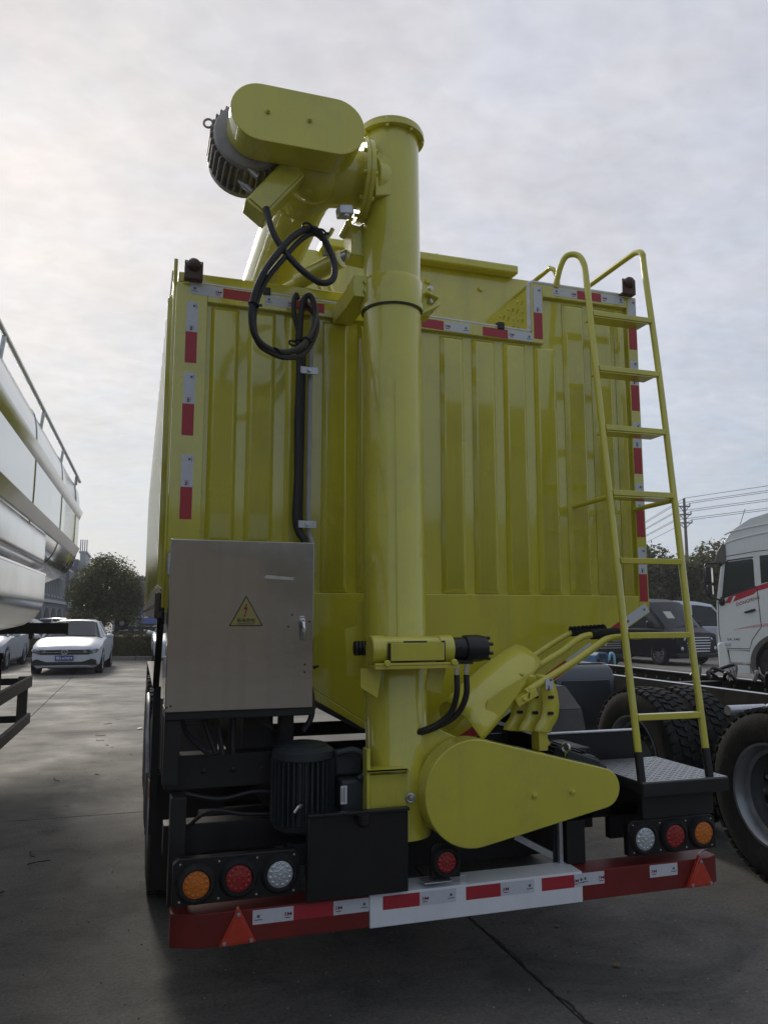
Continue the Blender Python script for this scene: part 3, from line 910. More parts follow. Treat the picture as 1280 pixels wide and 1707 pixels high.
b.each('cable_tie', BLKG, TR)
b = MB(); b.tube([(.752, 3.50, 3.09), (.738, 3.50, 2.79), (.736, 3.50, 2.5), (.736, 3.50, 2.02), (.752, 3.49, 1.93), (.755, 3.48, 1.80)], .0125, 12, k=5)
con = b.build('conduit', GREYP, TR)
for z in (2.739, 2.011):
    b = MB()
    b.add([(.682, 3.455, z + .016), (.722, 3.462, z + .016), (.764, 3.455, z + .016), (.682, 3.455, z - .016), (.722, 3.462, z - .016), (.764, 3.455, z - .016)], [(0, 3, 4, 1), (1, 4, 5, 2)])
    b.box(.682, .764, 3.463, 3.468, z - .016, z + .016)
    b.obox((.722, 3.455, z), ((1, 0, 0), (0, 1, 0), (0, 0, 1)), (.007, .006, .007))
    b.each('clip', GALV, con)
b = MB(); b.tube([(.735, 3.47, 1.32), (.75, 3.44, 1.24), (.74, 3.40, 1.16), (.70, 3.38, 1.10)], .013, 8, k=5); b.build('lower_cable', CABLE, TR)

# ---- control cabinet
b = MB()
b.box(.118, .688, 3.168, 3.46, 1.232, 1.893)
cab = b.build('control_cabinet', STEEL, TR, bevel=.003)
b = MB(); b.box(.113, .690, 3.148, 3.164, 1.228, 1.897)
dr = b.build('cabinet_door', STEEL, cab, bevel=.003)
b = MB()
b.lathe((.641, 3.147, 1.575), (0, -1, 0), [(.012, 0), (.012, .018), (.009, .024), (0, .024)], 16); b.tube([(.641, 3.12, 1.572), (.643, 3.114, 1.54), (.644, 3.120, 1.497)], [.009, .008, .006], 10, k=4)
b.box(.631, .651, 3.142, 3.148, 1.555, 1.595)
b.build('door_handle', CHROME, cab, bevel=.002)
b = MB()
tri = [(.347, 1.555), (.483, 1.555), (.413, 1.678)]
cxx, czz = .4143, 1.596
b.add([(x, 3.1473, z) for x, z in tri], [(0, 1, 2)], 1)
ti = [(cxx + (x - cxx) * .90, czz + (z - czz) * .90) for x, z in tri]
b.add([(x, 3.1468, z) for x, z in ti], [(0, 1, 2)], 0)
b.add([(x, 3.1463, z) for x, z in [(.414, 1.644), (.402, 1.620), (.412, 1.623), (.404, 1.603), (.421, 1.630), (.412, 1.628), (.420, 1.645)]], [(0, 1, 2, 5, 6)], 2)
b.add([(x, 3.1462, z) for x, z in [(.412, 1.629), (.421, 1.631), (.409, 1.592)]], [(0, 2, 1)], 2)
b.add([(x, 3.1460, z) for x, z in [(.404, 1.600), (.414, 1.600), (.408, 1.590)]], [(0, 2, 1)], 2)
b.text('有电危险', .017, (.4145, 3.1462, 1.578), (1, 0, 0), (0, 0, 1), 1, width=.074)
b.box(.378, .447, 3.1460, 3.1466, 1.5635, 1.5655, 1)
b.build('warning_sign', [SIGY, BINK, TINK], cab)
b = MB(); b.prism([(.484, 1.752), (.494, 1.761), (.604, 1.752), (.604, 1.741), (.492, 1.746)], 'y', 3.1466, 3.1478); b.build('paper_label', LABEL, cab)
b = MB()
for z0 in (1.80, 1.40):
    b.cyl((.109, 3.158, z0 - .04), (.109, 3.158, z0 + .04), .008, n=12)
b.each('hinge', GALV, cab)
b = MB()
for x, z in ((.135, 1.252), (.120, 1.247), (.655, 1.40), (.655, 1.37), (.672, 1.572), (.585, 1.552), (.60, 1.60)):
    b.cyl((x, 3.1485, z), (x, 3.1465, z), .004, n=8)
b.build('rivet', BLKG, cab, kind='stuff')
b = MB()
b.box(.115, .70, 3.16, 3.46, 1.196, 1.228)
b.box(.115, .175, 3.18, 3.23, .95, 1.196); b.box(.115, .175, 3.40, 3.45, .95, 1.196); b.box(.60, .66, 3.38, 3.45, .95, 1.196); b.box(.45, .58, 3.44, 3.47, .95, 1.196)
b.build('cabinet_stand', BLK, TR, bevel=.004)
b = MB()
for pts in ([(.185, 3.30, 1.205), (.20, 3.29, 1.14), (.245, 3.28, 1.09), (.30, 3.28, 1.04)], [(.265, 3.30, 1.205), (.29, 3.29, 1.13), (.32, 3.28, 1.05)], [(.325, 3.30, 1.205), (.335, 3.29, 1.12), (.35, 3.28, 1.04)],
            [(.395, 3.30, 1.205), (.390, 3.29, 1.12), (.392, 3.28, 1.04)], [(.48, 3.30, 1.205), (.51, 3.30, 1.16), (.55, 3.31, 1.13)], [(.53, 3.30, 1.205), (.525, 3.30, 1.16)]):
    b.tube(pts, .011, 8, k=4)
b.each('outlet_cable', CABLE, TR)

# ---- chassis seen from behind
b = MB()
b.box(.13, .66, 3.33, 3.43, .90, 1.035)
b.box(.66, .74, 3.30, 10.4, .62, .98)
b.box(1.98, 2.06, 3.30, 10.4, .62, .98)
b.box(.74, 1.98, 3.42, 3.52, .66, .90)
b.box(.13, 2.55, 3.30, 3.40, .66, .775)
b.box(.15, .21, 3.20, 3.30, .50, .90)
b.build('chassis_frame', BLK, TR, bevel=.004)
b = MB()
for y in (5.0, 6.3, 7.6):
    b.cyl((.30, y, .5), (2.42, y, .5), .065, n=16)
b.each('axle', BLK, TR)
b = MB(); b.box(.72, 2.0, 3.38, 3.41, .50, .70); b.box(.74, 1.98, 4.0, 4.03, .45, .95); b.build('rear_crossmember', BLK, TR)


def tyre_prof(r, w, rim):
    return [(rim, -w * .36), (rim + .02, -w * .46), (r * .80, -w * .50), (r * .93, -w * .47), (r * .985, -w * .40), (r, -w * .30), (r, w * .30), (r * .985, w * .40), (r * .93, w * .47), (r * .80, w * .5), (rim + .02, w * .46), (rim, w * .36)]


def wheel(parent, c, r, w, rim, ax=(1, 0, 0), tread=False, face=-1, rm=None, dish=.05, holes=10, nut=10):
    """tyre with tread blocks, dished rim with hand holes, hub and nuts"""
    c = Vector(c); ax = Vector(ax)
    t = MB(); t.lathe(c, ax, tyre_prof(r, w, rim), 48)
    to = t.build('tyre', RUB, parent)
    if tread:
        q = MB(); u = Vector((0, 1, 0)) if abs(ax.x) > .5 else Vector((1, 0, 0)); v = ax.cross(u)
        nb = 46
        for i in range(nb):
            for k, off in enumerate((-.36, -.12, .12, .36)):
                a = 2 * math.pi * (i + (.5 if k % 2 else 0)) / nb
                d = u * math.cos(a) + v * math.sin(a); tt = ax.cross(d)
                q.obox(c + d * (r + (.002 if abs(off) < .2 else -.004)) + ax * (off * w), ((ax * 1 + tt * (.35 if k % 2 else -.35)), tt, d), (w * .105, r * math.pi / nb * .62, .011))
        q.build('tread_block', RUB, to, kind='stuff')
    f = face
    m = MB()
    # rim: outer lip, drop well, disc
    m.lathe(c, ax * f, [(rim + .012, w * .42), (rim + .012, w * .47), (rim - .004, w * .47), (rim - .018, w * .40), (rim - .03, w * .26), (rim - .05, w * .20), (rim - .052, w * .02), (rim * .62, w * .02 - dish), (rim * .42, w * .06), (rim * .40, w * .16), (.0, w * .17)], 48)
    ro = m.build('rim', rm or RIMS, parent, ang=30)
    h = MB(); u = Vector((0, 1, 0)) if abs(ax.x) > .5 else Vector((1, 0, 0)); v = ax.cross(u)
    for i in range(holes):
        a = 2 * math.pi * (i + .5) / holes; d = u * math.cos(a) + v * math.sin(a)
        p = c + d * (rim * .72) + ax * f * (w * .02 - dish * .45)
        h.lathe(p, ax * f, [(rim * .085, .0), (rim * .085, .014), (0, .014)], 12)
    h.build('hand_hole', BLKG, parent, kind='stuff')
    if nut:
        h = MB()
        for i in range(nut):
            a = 2 * math.pi * i / nut; d = u * math.cos(a) + v * math.sin(a)
            h.lathe(c + d * rim * .5 + ax * f * (w * .04), ax * f, [(.014, -.02), (.014, .03), (0, .035)], 6)
        h.build('wheel_nut', GALV, parent, kind='stuff')
    return to


for y in (5.0, 6.3, 7.6):
    for x, f in ((.24, -1), (2.48, 1)):
        wh = bpy.data.objects.new('wheel', None); SC.collection.objects.link(wh); wh.parent = TR; ORG[wh.name] = ORG[TR.name]
        wheel(wh, (x, y, .52), .52, .28, .29, face=f, tread=(f < 0))
for x in (.12, 2.33):
    b = MB()
    a_ = [(6.3 + (y - 6.3), z) for y, z in ((4.25, .82), (4.32, 1.02), (4.5, 1.14), (8.1, 1.14), (8.28, 1.02), (8.35, .82))]
    for (ya, za), (yb_, zb_) in zip(a_, a_[1:]):
        b.bar((x + .15, ya, za), (x + .15, yb_, zb_), .32, .012)
    b.build('mudguard', GRAYF, TR)
b = MB(); b.tube([(.085, 4.27, .80), (.075, 4.30, 1.0), (.075, 4.42, 1.12), (.075, 4.60, 1.16)], .012, 8, k=5); b.build('mudguard_stay', GALV, TR)
for x0 in (.105, 2.20):
    b = MB(); b.box(x0, x0 + .36, 4.20, 4.212, .245, .80); b.build('mud_flap', BLKG, TR, bevel=.003)
b = MB(); b.box(.092, .104, 4.10, 4.16, .70, .80); b.box(.085, .092, 4.105, 4.155, .71, .79, 1); b.build('side_marker', [GALV, AMB], TR, bevel=.003)
b = MB(); b.box(.09, .125, 4.05, 4.09, .55, 1.25); b.bar((.10, 3.62, 1.60), (.10, 4.07, 1.25), .03, .03); b.build('side_bracket', BLK, TR)

b = MB()
b.tube([(.20, 3.32, .89), (.35, 3.31, .86), (.50, 3.31, .88), (.64, 3.30, .84), (.72, 3.30, .70)], .010, 8, k=5)
b.tube([(.18, 3.31, .72), (.30, 3.29, .82), (.44, 3.29, .80), (.60, 3.29, .79)], .008, 8, k=5)
b.tube([(1.12, 3.40, .64), (1.16, 3.30, .70), (1.12, 3.28, .80), (1.16, 3.32, .92)], .010, 8, k=5)
b.tube([(1.40, 3.40, .66), (1.55, 3.35, .60), (1.70, 3.35, .62), (1.85, 3.40, .70)], .010, 8, k=5)
b.each('air_line', CABLE, TR)
b = MB()
for x in (.17, .28, .40, .52, .62):
    b.lathe((x, 3.329, .97), (0, -1, 0), [(.012, 0), (.012, .008), (.007, .010), (0, .014)], 6)
b.each('bolt', BLK, TR)
b = MB(); b.cyl((.30, 3.75, .62), (.64, 3.75, .62), .10, n=24); b.build('air_tank', BLK, TR)
# ---- left upright motor
lm = fin_motor(TR, 'lower_motor', (.668, 3.22, .90), (0, 0, 1), .125, .25, MOTP, 34, .022)
b = MB(); b.lathe((.668, 3.22, 1.03), (0, 0, 1), [(.10, .03), (.10, .045), (.06, .055), (0, .055)], 24); b.cyl((.668, 3.22, .70), (.668, 3.22, .62), .06, n=20); b.each('end_bell', MOTP, lm)
b = MB(); b.box(.80, .905, 3.10, 3.22, .82, .945); b.box(.79, .90, 3.16, 3.28, .95, 1.04)
tbx = b.build('terminal_box', MOTP, lm, bevel=.012)
b = MB(); b.tube([(.79, 3.14, 1.045), (.86, 3.13, 1.055), (.905, 3.12, 1.02), (.905, 3.11, .97), (.87, 3.10, .945)], .014, 10, k=6); b.build('conduit_loop', MOTP, lm)
b = MB(); b.box(.797, .823, 3.098, 3.0998, .855, .925, 0); b.box(.801, .804, 3.0972, 3.098, .865, .915, 1); b.box(.809, .813, 3.0972, 3.098, .862, .918, 1); b.build('data_label', [WINK, GINK], lm)
b = MB(); b.tube([(.61, 3.08, .842), (.625, 3.07, .866)], .007, 8); b.lathe((.63, 3.075, .868), (.4, -.3, .9), [(.009, -.01), (.009, .01), (0, .01)], 8); b.build('grease_nipple', CHROME, lm)

# ---- number-plate board
b = MB(); b.box(.646, 1.056, 3.030, 3.042, .524, .832); b.box(.646, 1.056, 3.008, 3.042, .833, .845); b.box(.646, .654, 3.008, 3.029, .53, .832)
npb = b.build('plate_board', BLKG, TR, bevel=.003)
b = MB(); b.cyl((.862, 2.995, .805), (.862, 2.995, .835), .026, n=16); b.sphere((.862, 2.995, .805), (.026, .026, .016), 16, 8); b.build('plate_lamp', BLKG, npb)


# ---- tail lamps
def lamp(x, z, lens, housing, name='tail_lamp', r=.050):
    b = MB(); b.lathe((x, 3.062, z), (0, -1, 0), [(r + .022, 0), (r + .022, .006), (r + .012, .020), (r + .004, .022), (r, .016), (r, .004)], 30)
    lo = b.build(name, RUB, housing)
    b = MB(); b.lathe((x, 3.062, z), (0, -1, 0), [(r, .004), (r * .96, .016), (r * .6, .020), (0, .022)], 30)
    for rr, n in ((0, 1), (.36, 6), (.74, 12)):
        for i in range(n):
            a = 2 * math.pi * i / n + rr
            b.sphere((x + r * rr * math.cos(a), 3.043 + rr * .003, z + r * rr * math.sin(a)), (.0078, .004, .0078), 8, 6)
    b.build('lens', lens, housing)


for x0, x1, z0, z1, seq in ((.160, .630, .548, .712, ((.243, .622, AMB), (.397, .630, REDL), (.551, .630, WHTL))), (2.086, 2.546, .552, .700, ((2.162, .624, WHTL), (2.319, .625, REDL), (2.470, .626, AMB)))):
    b = MB(); b.prism([(x0, z0), (x1, z0), (x1, z1 - .02), (x1 - .02, z1), (x0 + .02, z1), (x0, z1 - .02)], 'y', 3.062, 3.10)
    ho = b.build('lamp_cluster', BLKG, TR, bevel=.003)
    for x, z, l in seq:
        lamp(x, z, l, ho)
    b = MB()
    for i in range(4):
        xx = x0 + .025 + (x1 - x0 - .05) * i / 3
        for z in (z0 + .016, z1 - .018):
            b.lathe((xx, 3.0615, z), (0, -1, 0), [(.0045, 0), (.0045, .003), (0, .004)], 8)
    b.build('screw', CHROME, ho, kind='stuff')
b = MB(); b.prism([(1.165, .548), (1.29, .548), (1.29, .665), (1.27, .685), (1.185, .685), (1.165, .665)], 'y', 3.062, 3.085); b.box(1.13, 1.25, 3.045, 3.12, .536, .541, 1); b.box(1.295, 1.325, 3.08, 3.084, .514, .545, 1)
cl = b.build('centre_lamp', [BLKG, GALV], TR, bevel=.002)
lamp(1.225, .612, REDL, cl, r=.042)

# ---- bumper
BZ0, BZ1 = .395, .513
b = MB()


def bump_seg(b, x0, x1, yf, z0, z1, m, yf0=None, yf1=None):
    ya = yf if yf0 is None else yf0; yc = yf if yf1 is None else yf1
    b.add([(x0, ya, z0), (x1, yc, z0), (x1, yc, z1), (x0, ya, z1), (x0, 3.19, z0), (x1, 3.19, z0), (x1, 3.19, z1 + .004), (x0, 3.19, z1 + .004)],
          [(0, 1, 2, 3), (7, 6, 5, 4), (0, 4, 5, 1), (3, 2, 6, 7), (1, 5, 6, 2), (0, 3, 7, 4)], m)


bump_seg(b, .246, .906, 3.062, BZ0, BZ1, 0)
bump_seg(b, 1.848, 2.50, 3.062, BZ0, BZ1, 0)
bump_seg(b, .158, .246, 3.062, BZ0 + .012, BZ1, 0, yf0=3.10)
bump_seg(b, 2.50, 2.562, 3.062, BZ0 + .012, BZ1, 0, yf1=3.09)
ends_ = b
b = MB(); bump_seg(b, .906, 1.848, 3.056, BZ0 - .002, BZ1 + .003, 0); bm_ = b.build('bumper', WHTP, TR, bevel=.003)
for q in ((.158, .246, .906), (1.848, 2.50, 2.562)):
    b = MB()
    n_ = 3
    if q[0] < 1:
        pl_ = [(q[0], 3.10), (q[1], 3.062), (q[2] - .001, 3.062), (q[2] - .001, 3.19), (q[0], 3.19)]
    else:
        pl_ = [(q[0] + .001, 3.062), (q[1], 3.062), (q[2], 3.09), (q[2], 3.19), (q[0] + .001, 3.19)]
    b.prism(pl_, 'z', BZ0, BZ1)
    b.build('bumper_end', REDP, bm_, bevel=.003)
for xa, xb, c, mk, y in [(.453, .607, 'w', 'r', 3.0612), (.608, .761, 'r', 0, 3.0612), (.762, .905, 'w', 'l', 3.0612), (.959, 1.112, 'r', 0, 3.0552), (1.113, 1.267, 'w', 'l', 3.0552), (1.311, 1.465, 'r', 0, 3.0552), (1.466, 1.619, 'w', 'l', 3.0552),
                         (1.654, 1.808, 'r', 0, 3.0552), (1.809, 1.847, 'w', 'l', 3.0552), (1.849, 1.958, 'w', 'r', 3.0612), (2.188, 2.332, 'w', 'l', 3.0612)]:
    tape(xa, xb, .456, .507, c, y=y, mark=mk, parent=bm_)
for cx in (.398, 2.438):
    b = MB()
    t3 = [(cx - .070, .400), (cx + .068, .402), (cx, .532)]
    b.prism(t3, 'y', 3.040, 3.060, 0)
    ci = (sum(p[0] for p in t3) / 3, sum(p[1] for p in t3) / 3)
    b.prism([(ci[0] + (x - ci[0]) * .82, ci[1] + (z - ci[1]) * .82) for x, z in t3], 'y', 3.036, 3.0405, 0)
    to = b.build('triangle_reflector', TRIR, bm_, bevel=.004)
    b = MB()
    for x, z in ((cx - .050, .413), (cx + .048, .414), (cx, .508)):
        b.lathe((x, 3.0365, z), (0, -1, 0), [(.007, 0), (.007, .005), (0, .006)], 10)
    b.build('screw', GALV, bm_, kind='stuff')
b = MB(); b.box(1.835, 1.925, 3.15, 3.22, .515, .70); b.box(1.79, 1.835, 3.19, 3.20, .515, .70); b.build('bumper_bracket', BLK, TR, bevel=.003)
b = MB(); b.bar((1.66, 3.30, .612), (1.83, 3.19, .524), .010, .028); b.box(1.805, 1.822, 3.165, 3.186, .52, .70); b.build('bumper_brace', GALV, TR)
b = MB(); b.tube([(2.475, 3.10, .520), (2.53, 3.10, .545)], .004, 6); b.build('wire_stub', GALV, TR)

# ---- lower belt guard and its drive
b = MB()
b.prism(stadium(1.322, .886, .212, 1.916, .868, .082, 26), 'y', 2.98, 3.085)
lg = b.build('lower_belt_guard', YEL, TR, bevel=.004)
for x, z in ((1.589, .861), (1.766, .864)):
    b = MB(); b.lathe((x, 2.981, z), (0, -1, 0), [(.011, 0), (.011, .012), (.007, .014), (0, .014)], 6); b.each('bolt', YEL, lg)
b = MB(); b.cyl((1.325, 3.08, .886), (1.325, 3.40, .886), .175, n=36); b.prism([(1.14, .74), (1.14, 1.13), (1.20, 1.135), (1.30, 1.09), (1.30, .72)], 'y', 3.10, 3.34)
b.build('transfer_housing', YEL, TR, bevel=.004)
b = MB(); b.box(1.165, 1.225, 3.04, 3.12, .97, 1.02); b.build('inspection_tab', YEL, TR, bevel=.003)
rm_ = fin_motor(TR, 'feed_motor', (1.955, 3.34, .865), (0, 1, 0), .115, .30, MOTP, 26, .020)
b = MB(); b.torus((1.848, 3.16, 1.010), (1, .5, 0), .019, .006); b.cyl((1.848, 3.16, .960), (1.848, 3.16, .992), .008, n=10); b.build('lifting_eye', CHROME, rm_)
b = MB(); b.obox((1.925, 3.20, .955), ((1, 0, -.35), (0, 1, 0), (.35, 0, 1)), (.085, .06, .022)); b.obox((2.035, 3.25, .895), ((1, 0, -.3), (0, 1, 0), (.3, 0, 1)), (.035, .06, .03)); b.build('terminal_box', MOTP, rm_, bevel=.006)
b = MB(); b.cyl((1.98, 3.10, .775), (2.03, 3.10, .772), .010, n=8); b.box(1.80, 1.95, 3.12, 3.42, .735, .752); b.build('motor_base', BLK, rm_)

# ---- slew drive with hydraulic motor
SX = (1, 0, 0)
b = MB()
b.lathe((.885, 3.0, 1.462), SX, [(.0, 0), (.052, 0), (.057, .004), (.057, .055), (.052, .058), (.052, .285), (.057, .288), (.057, .345), (.0, .345)], 32)
sd_ = b.build('slew_drive', YEL, TR)
b = MB()
b.box(.945, 1.185, 2.936, 2.9475, 1.415, 1.497, 1); b.box(.953, 1.178, 2.930, 2.938, 1.420, 1.490, 0)
b.build('inspection_cover', [YEL, BLKG], sd_, bevel=.002)
b = MB()
for x in (.975, 1.135):
    b.cyl((x - .03, 2.935, 1.493), (x + .03, 2.935, 1.493), .005, n=8)
b.each('cover_hinge', YEL, sd_)
b = MB(); b.box(.888, 1.238, 2.93, 3.10, 1.388, 1.402); b.box(.888, 1.238, 2.928, 2.95, 1.402, 1.412); b.build('base_plate', YEL, sd_, bevel=.002)
b = MB()
for x in (.935, 1.216):
    b.lathe((x, 2.929, 1.412), (0, -1, 0), [(.013, 0), (.013, .012), (.010, .015), (0, .015)], 12)
b.each('bolt', YEL, sd_)
b = MB()
b.prism([(.86, 1.386), (.949, 1.386), (.931, 1.268), (.858, 1.312)], 'y', 3.035, 3.047); b.prism([(1.157, 1.386), (1.237, 1.386), (1.209, 1.272), (1.143, 1.294)], 'y', 3.055, 3.067)
b.each('gusset', YEL, sd_, bevel=.002)
b = MB(); b.lathe((1.231, 3.0, 1.462), SX, [(.0, 0), (.046, 0), (.046, .062), (.054, .062), (.056, .07), (.056, .125), (.050, .155), (.036, .16), (0, .16)], 20); b.lathe((1.258, 2.957, 1.466), (0, -1, 0), [(.006, 0), (.006, .006), (0, .006)], 8)
b.box(1.25, 1.32, 2.97, 3.03, 1.400, 1.415)
hm = b.build('hydraulic_motor', BLKG, sd_, ang=25)
b = MB()
for i in range(7):
    a = 2 * math.pi * i / 7; b.lathe((1.388, 3.0 + .043 * math.cos(a), 1.462 + .043 * math.sin(a)), SX, [(.008, -.02), (.008, .016), (0, .018)], 6)
b.build('motor_bolt', BLKG, sd_, kind='stuff')
b = MB()
for x in (1.259, 1.302):
    b.cyl((x, 3.0, 1.400), (x, 3.0, 1.340), .009, n=10); b.lathe((x, 3.0, 1.372), (0, 0, 1), [(.013, 0), (.013, .02)], 6)
b.each('hose_fitting', CHROME, sd_)
b = MB()
b.tube([(1.259, 3.0, 1.355), (1.258, 3.0, 1.28), (1.245, 3.03, 1.205), (1.20, 3.06, 1.155), (1.13, 3.08, 1.125), (1.05, 3.16, 1.10)], .0125, 10, k=6)
b.tube([(1.302, 3.0, 1.355), (1.299, 3.0, 1.27), (1.272, 3.03, 1.195), (1.215, 3.07, 1.148), (1.13, 3.10, 1.115), (1.05, 3.18, 1.09)], .0125, 10, k=6)
b.each('hydraulic_hose', CABLE, TR)
b = MB(); b.cyl((.862, 3.15, 1.462), (.935, 3.15, 1.462), .018, n=14)
for i in range(5):
    b.torus((.870 + i * .015, 3.15, 1.462), SX, .026, .006, 20, 6)
b.build('worm_screw', BLKG, sd_)
b = MB(); b.prism([(.949, 1.745), (.949, 1.665), (.919, 1.660), (.919, 1.625), (.914, 1.60), (.922, 1.555), (.862, 1.54), (.872, 1.338), (.945, 1.336), (.945, 1.25), (1.0, 1.25), (1.0, 1.745)], 'y', 3.30, 3.306)
b.build('shield_plate', YEL, TR)

# ---- discharge spout hood, slotted cradle straps and bars
b = MB()
A0, A1 = Vector((1.400, 3.24, 1.105)), Vector((1.765, 3.36, 1.375))
ax_ = (A1 - A0).normalized(); sd1 = ax_.cross(Vector((0, 1, 0))).normalized()      # points up-left
if sd1.z < 0:
    sd1 = -sd1
fr = ax_.cross(sd1).normalized()
if fr.y > 0:
    fr = -fr
nA, nL = 20, 10
vs = []
for i in range(nL + 1):
    s = i / nL; c = A0.lerp(A1, s); r = .150 - .045 * s * s
    for j in range(nA + 1):
        a = R(-12 + 200 * j / nA)
        d = fr * math.cos(a) + sd1 * math.sin(a)
        lip = ax_ * (-.05 * max(0, math.cos(a)) * (1 - s))
        vs.append(c + d * r + lip)
fs = [(i * (nA + 1) + j, i * (nA + 1) + j + 1, (i + 1) * (nA + 1) + j + 1, (i + 1) * (nA + 1) + j) for i in range(nL) for j in range(nA)]
b.add(vs, fs)
ho = b.build('spout_hood', YEL, TR, ang=60)
ho.modifiers.new('sheet_thickness', 'SOLIDIFY').thickness = .006
b = MB(); b.prism([(1.440, 1.190), (1.450, 1.232), (1.515, 1.276), (1.665, 1.352), (1.590, 1.250), (1.560, 1.215), (1.455, 1.110)], 'y', 3.118, 3.126); b.build('hood_lip', YEL, ho, bevel=.002)
b = MB()
b.bar((1.60, 3.16, 1.215), (1.70, 3.16, 1.262), .05, .035); b.lathe((1.635, 3.135, 1.232), (0, -1, 0), [(.010, 0), (.010, .010), (0, .012)], 8)
b.bar((1.655, 3.145, 1.232), (1.665, 3.145, 1.282), .02, .012)
b.build('cradle_pivot', YEL, TR, bevel=.003)
for k, (x, y) in enumerate(((1.640, 3.24), (1.695, 3.20), (1.750, 3.16))):
    prof = [(-.012, 1.335), (.010, 1.29), (.022, 1.24), (.024, 1.19), (.014, 1.145), (-.012, 1.11), (-.022, 1.085)]
    b = MB()
    pp = catmull([(x + q, y, z) for q, z in prof], 4)
    vs = []
    for p in pp:
        vs += [p + Vector((-.036, 0, .004)), p + Vector((.040, -.010, -.006))]
    b.add(vs, [(2 * i, 2 * i + 1, 2 * i + 3, 2 * i + 2) for i in range(len(pp) - 1)])
    so = b.build('slotted_strap', YEL, TR, ang=60)
    so.modifiers.new('strap_thickness', 'SOLIDIFY').thickness = .005
    if k == 2:
        tape(1.742, 1.778, 1.272, 1.318, 'w', y=3.136, turn=True, parent=so)
    b = MB()
    for dx, z in ((.024, 1.235), (.020, 1.165)):
        for e in (-.008, 0, .008):
            b.lathe((x + dx + e, y - .011, z), (.1, -1, 0), [(.0075, -.002), (.0075, .002), (0, .002)], 12)
    b.build('slot', BLKG, so, kind='stuff')
b = MB(); b.box(1.72, 1.765, 3.17, 3.24, 1.00, 1.085); b.bar((1.735, 3.2, 1.10), (1.78, 3.2, 1.02), .03, .02); b.build('strap_anchor', YEL, TR, bevel=.003)
b = MB()
b.tube([(1.650, 3.15, 1.262), (1.78, 3.16, 1.325), (1.907, 3.17, 1.388), (2.03, 3.18, 1.455), (2.11, 3.18, 1.492), (2.28, 3.18, 1.50)], .0155, 12, k=5)
b.build('cradle_bar', YEL, TR)
b = MB()
b.tube([(1.70, 3.28, 1.31), (1.80, 3.27, 1.375), (1.90, 3.26, 1.43), (1.985, 3.25, 1.487), (2.05, 3.25, 1.505), (2.20, 3.25, 1.515)], .0155, 12, k=5)
b.tube([(1.72, 3.36, 1.36), (1.83, 3.36, 1.42), (1.95, 3.36, 1.485), (2.04, 3.36, 1.52), (2.20, 3.36, 1.53)], .0135, 12, k=5)
cb = b.build('cradle_bar', YEL, TR)
b = MB(); b.cyl((2.055, 3.25, 1.507), (2.20, 3.25, 1.515), .024, n=14); b.cyl((2.01, 3.36, 1.517), (2.20, 3.36, 1.531), .022, n=14)
for i in range(9):
    b.sphere((2.00 + i * .022, 3.34, 1.538 + i * .0012), (.010, .010, .008), 8, 6)
b.build('foam_grip', GRIP, cb)

# ---- black box, platform, ladder
b = MB(); b.box(1.985, 2.535, 3.60, 3.64, .80, .995)
bx = b.build('mud_panel', BLK, TR, bevel=.004)
b = MB(); b.box(1.98, 2.54, 3.594, 3.634, .996, 1.004); b.build('top_lip', GALV, bx, bevel=.002)
b = MB(); b.box(2.13, 2.58, 3.004, 3.52, .868, .874)
pl = b.build('step_plate', CHECK, TR)
b = MB(); random.seed(11)
for i in range(14):
    for j in range(16):
        x = 2.15 + i * .0315; y = 3.03 + j * .031
        a = R(45 if (i + j) % 2 else -45)
        b.obox((x, y, .8745), ((math.cos(a), math.sin(a), 0), (-math.sin(a), math.cos(a), 0), (0, 0, 1)), (.0095, .0028, .0010))
b.build('tread_bar', CHECK, pl, kind='stuff')
b = MB(); b.box(2.128, 2.582, 3.0, 3.008, .812, .8675); b.box(2.126, 2.134, 3.009, 3.52, .825, .8675); b.box(2.576, 2.584, 3.009, 3.52, .825, .8675); b.box(2.14, 2.57, 3.46, 3.5, .72, .86); b.box(2.17, 2.55, 3.07, 3.11, .70, .812)
b.box(2.15, 2.54, 3.30, 3.34, .56, .72)
b.build('step_frame', BLK, pl, bevel=.002)
lad = bpy.data.objects.new('ladder', None); SC.collection.objects.link(lad); lad.parent = TR; ORG[lad.name] = ORG[TR.name]


def lad_y(z):
    return 3.03 + (z - .875) * .152


b = MB()
b.tube([(2.145, lad_y(.99), .99), (2.155, lad_y(1.6), 1.6), (2.170, lad_y(2.2), 2.2), (2.188, lad_y(2.9), 2.9), (2.200, lad_y(3.36), 3.36), (2.195, 3.425, 3.47), (2.175, 3.455, 3.522), (2.135, 3.49, 3.525), (2.112, 3.52, 3.47), (2.10, 3.555, 3.37)], .0165, 12, k=6)
b.build('rail', YEL, lad)
b = MB()
b.tube([(2.505, lad_y(.99), .99), (2.520, lad_y(1.6), 1.6), (2.545, lad_y(2.2), 2.2), (2.570, lad_y(2.9), 2.9), (2.580, lad_y(3.48), 3.48), (2.578, 3.435, 3.575), (2.574, 3.48, 3.605), (2.571, 3.55, 3.61), (2.57, 3.75, 3.61), (2.57, 4.15, 3.61)], .0165, 12, k=6)
b.build('rail', YEL, lad)
b = MB(); b.tube([(2.29, 3.85, 3.36), (2.28, 3.83, 3.52), (2.265, 3.83, 3.60), (2.25, 3.86, 3.635), (2.25, 3.95, 3.64), (2.25, 4.75, 3.64)], .014, 10, k=5); b.build('handrail', YEL, lad)
for x, z in ((2.145, .99), (2.505, .99)):
    b = MB(); b.tube([(x - .003, 3.028, .872), (x, lad_y(.995), .995)], .0185, 12); b.build('foot', BLKG, lad)
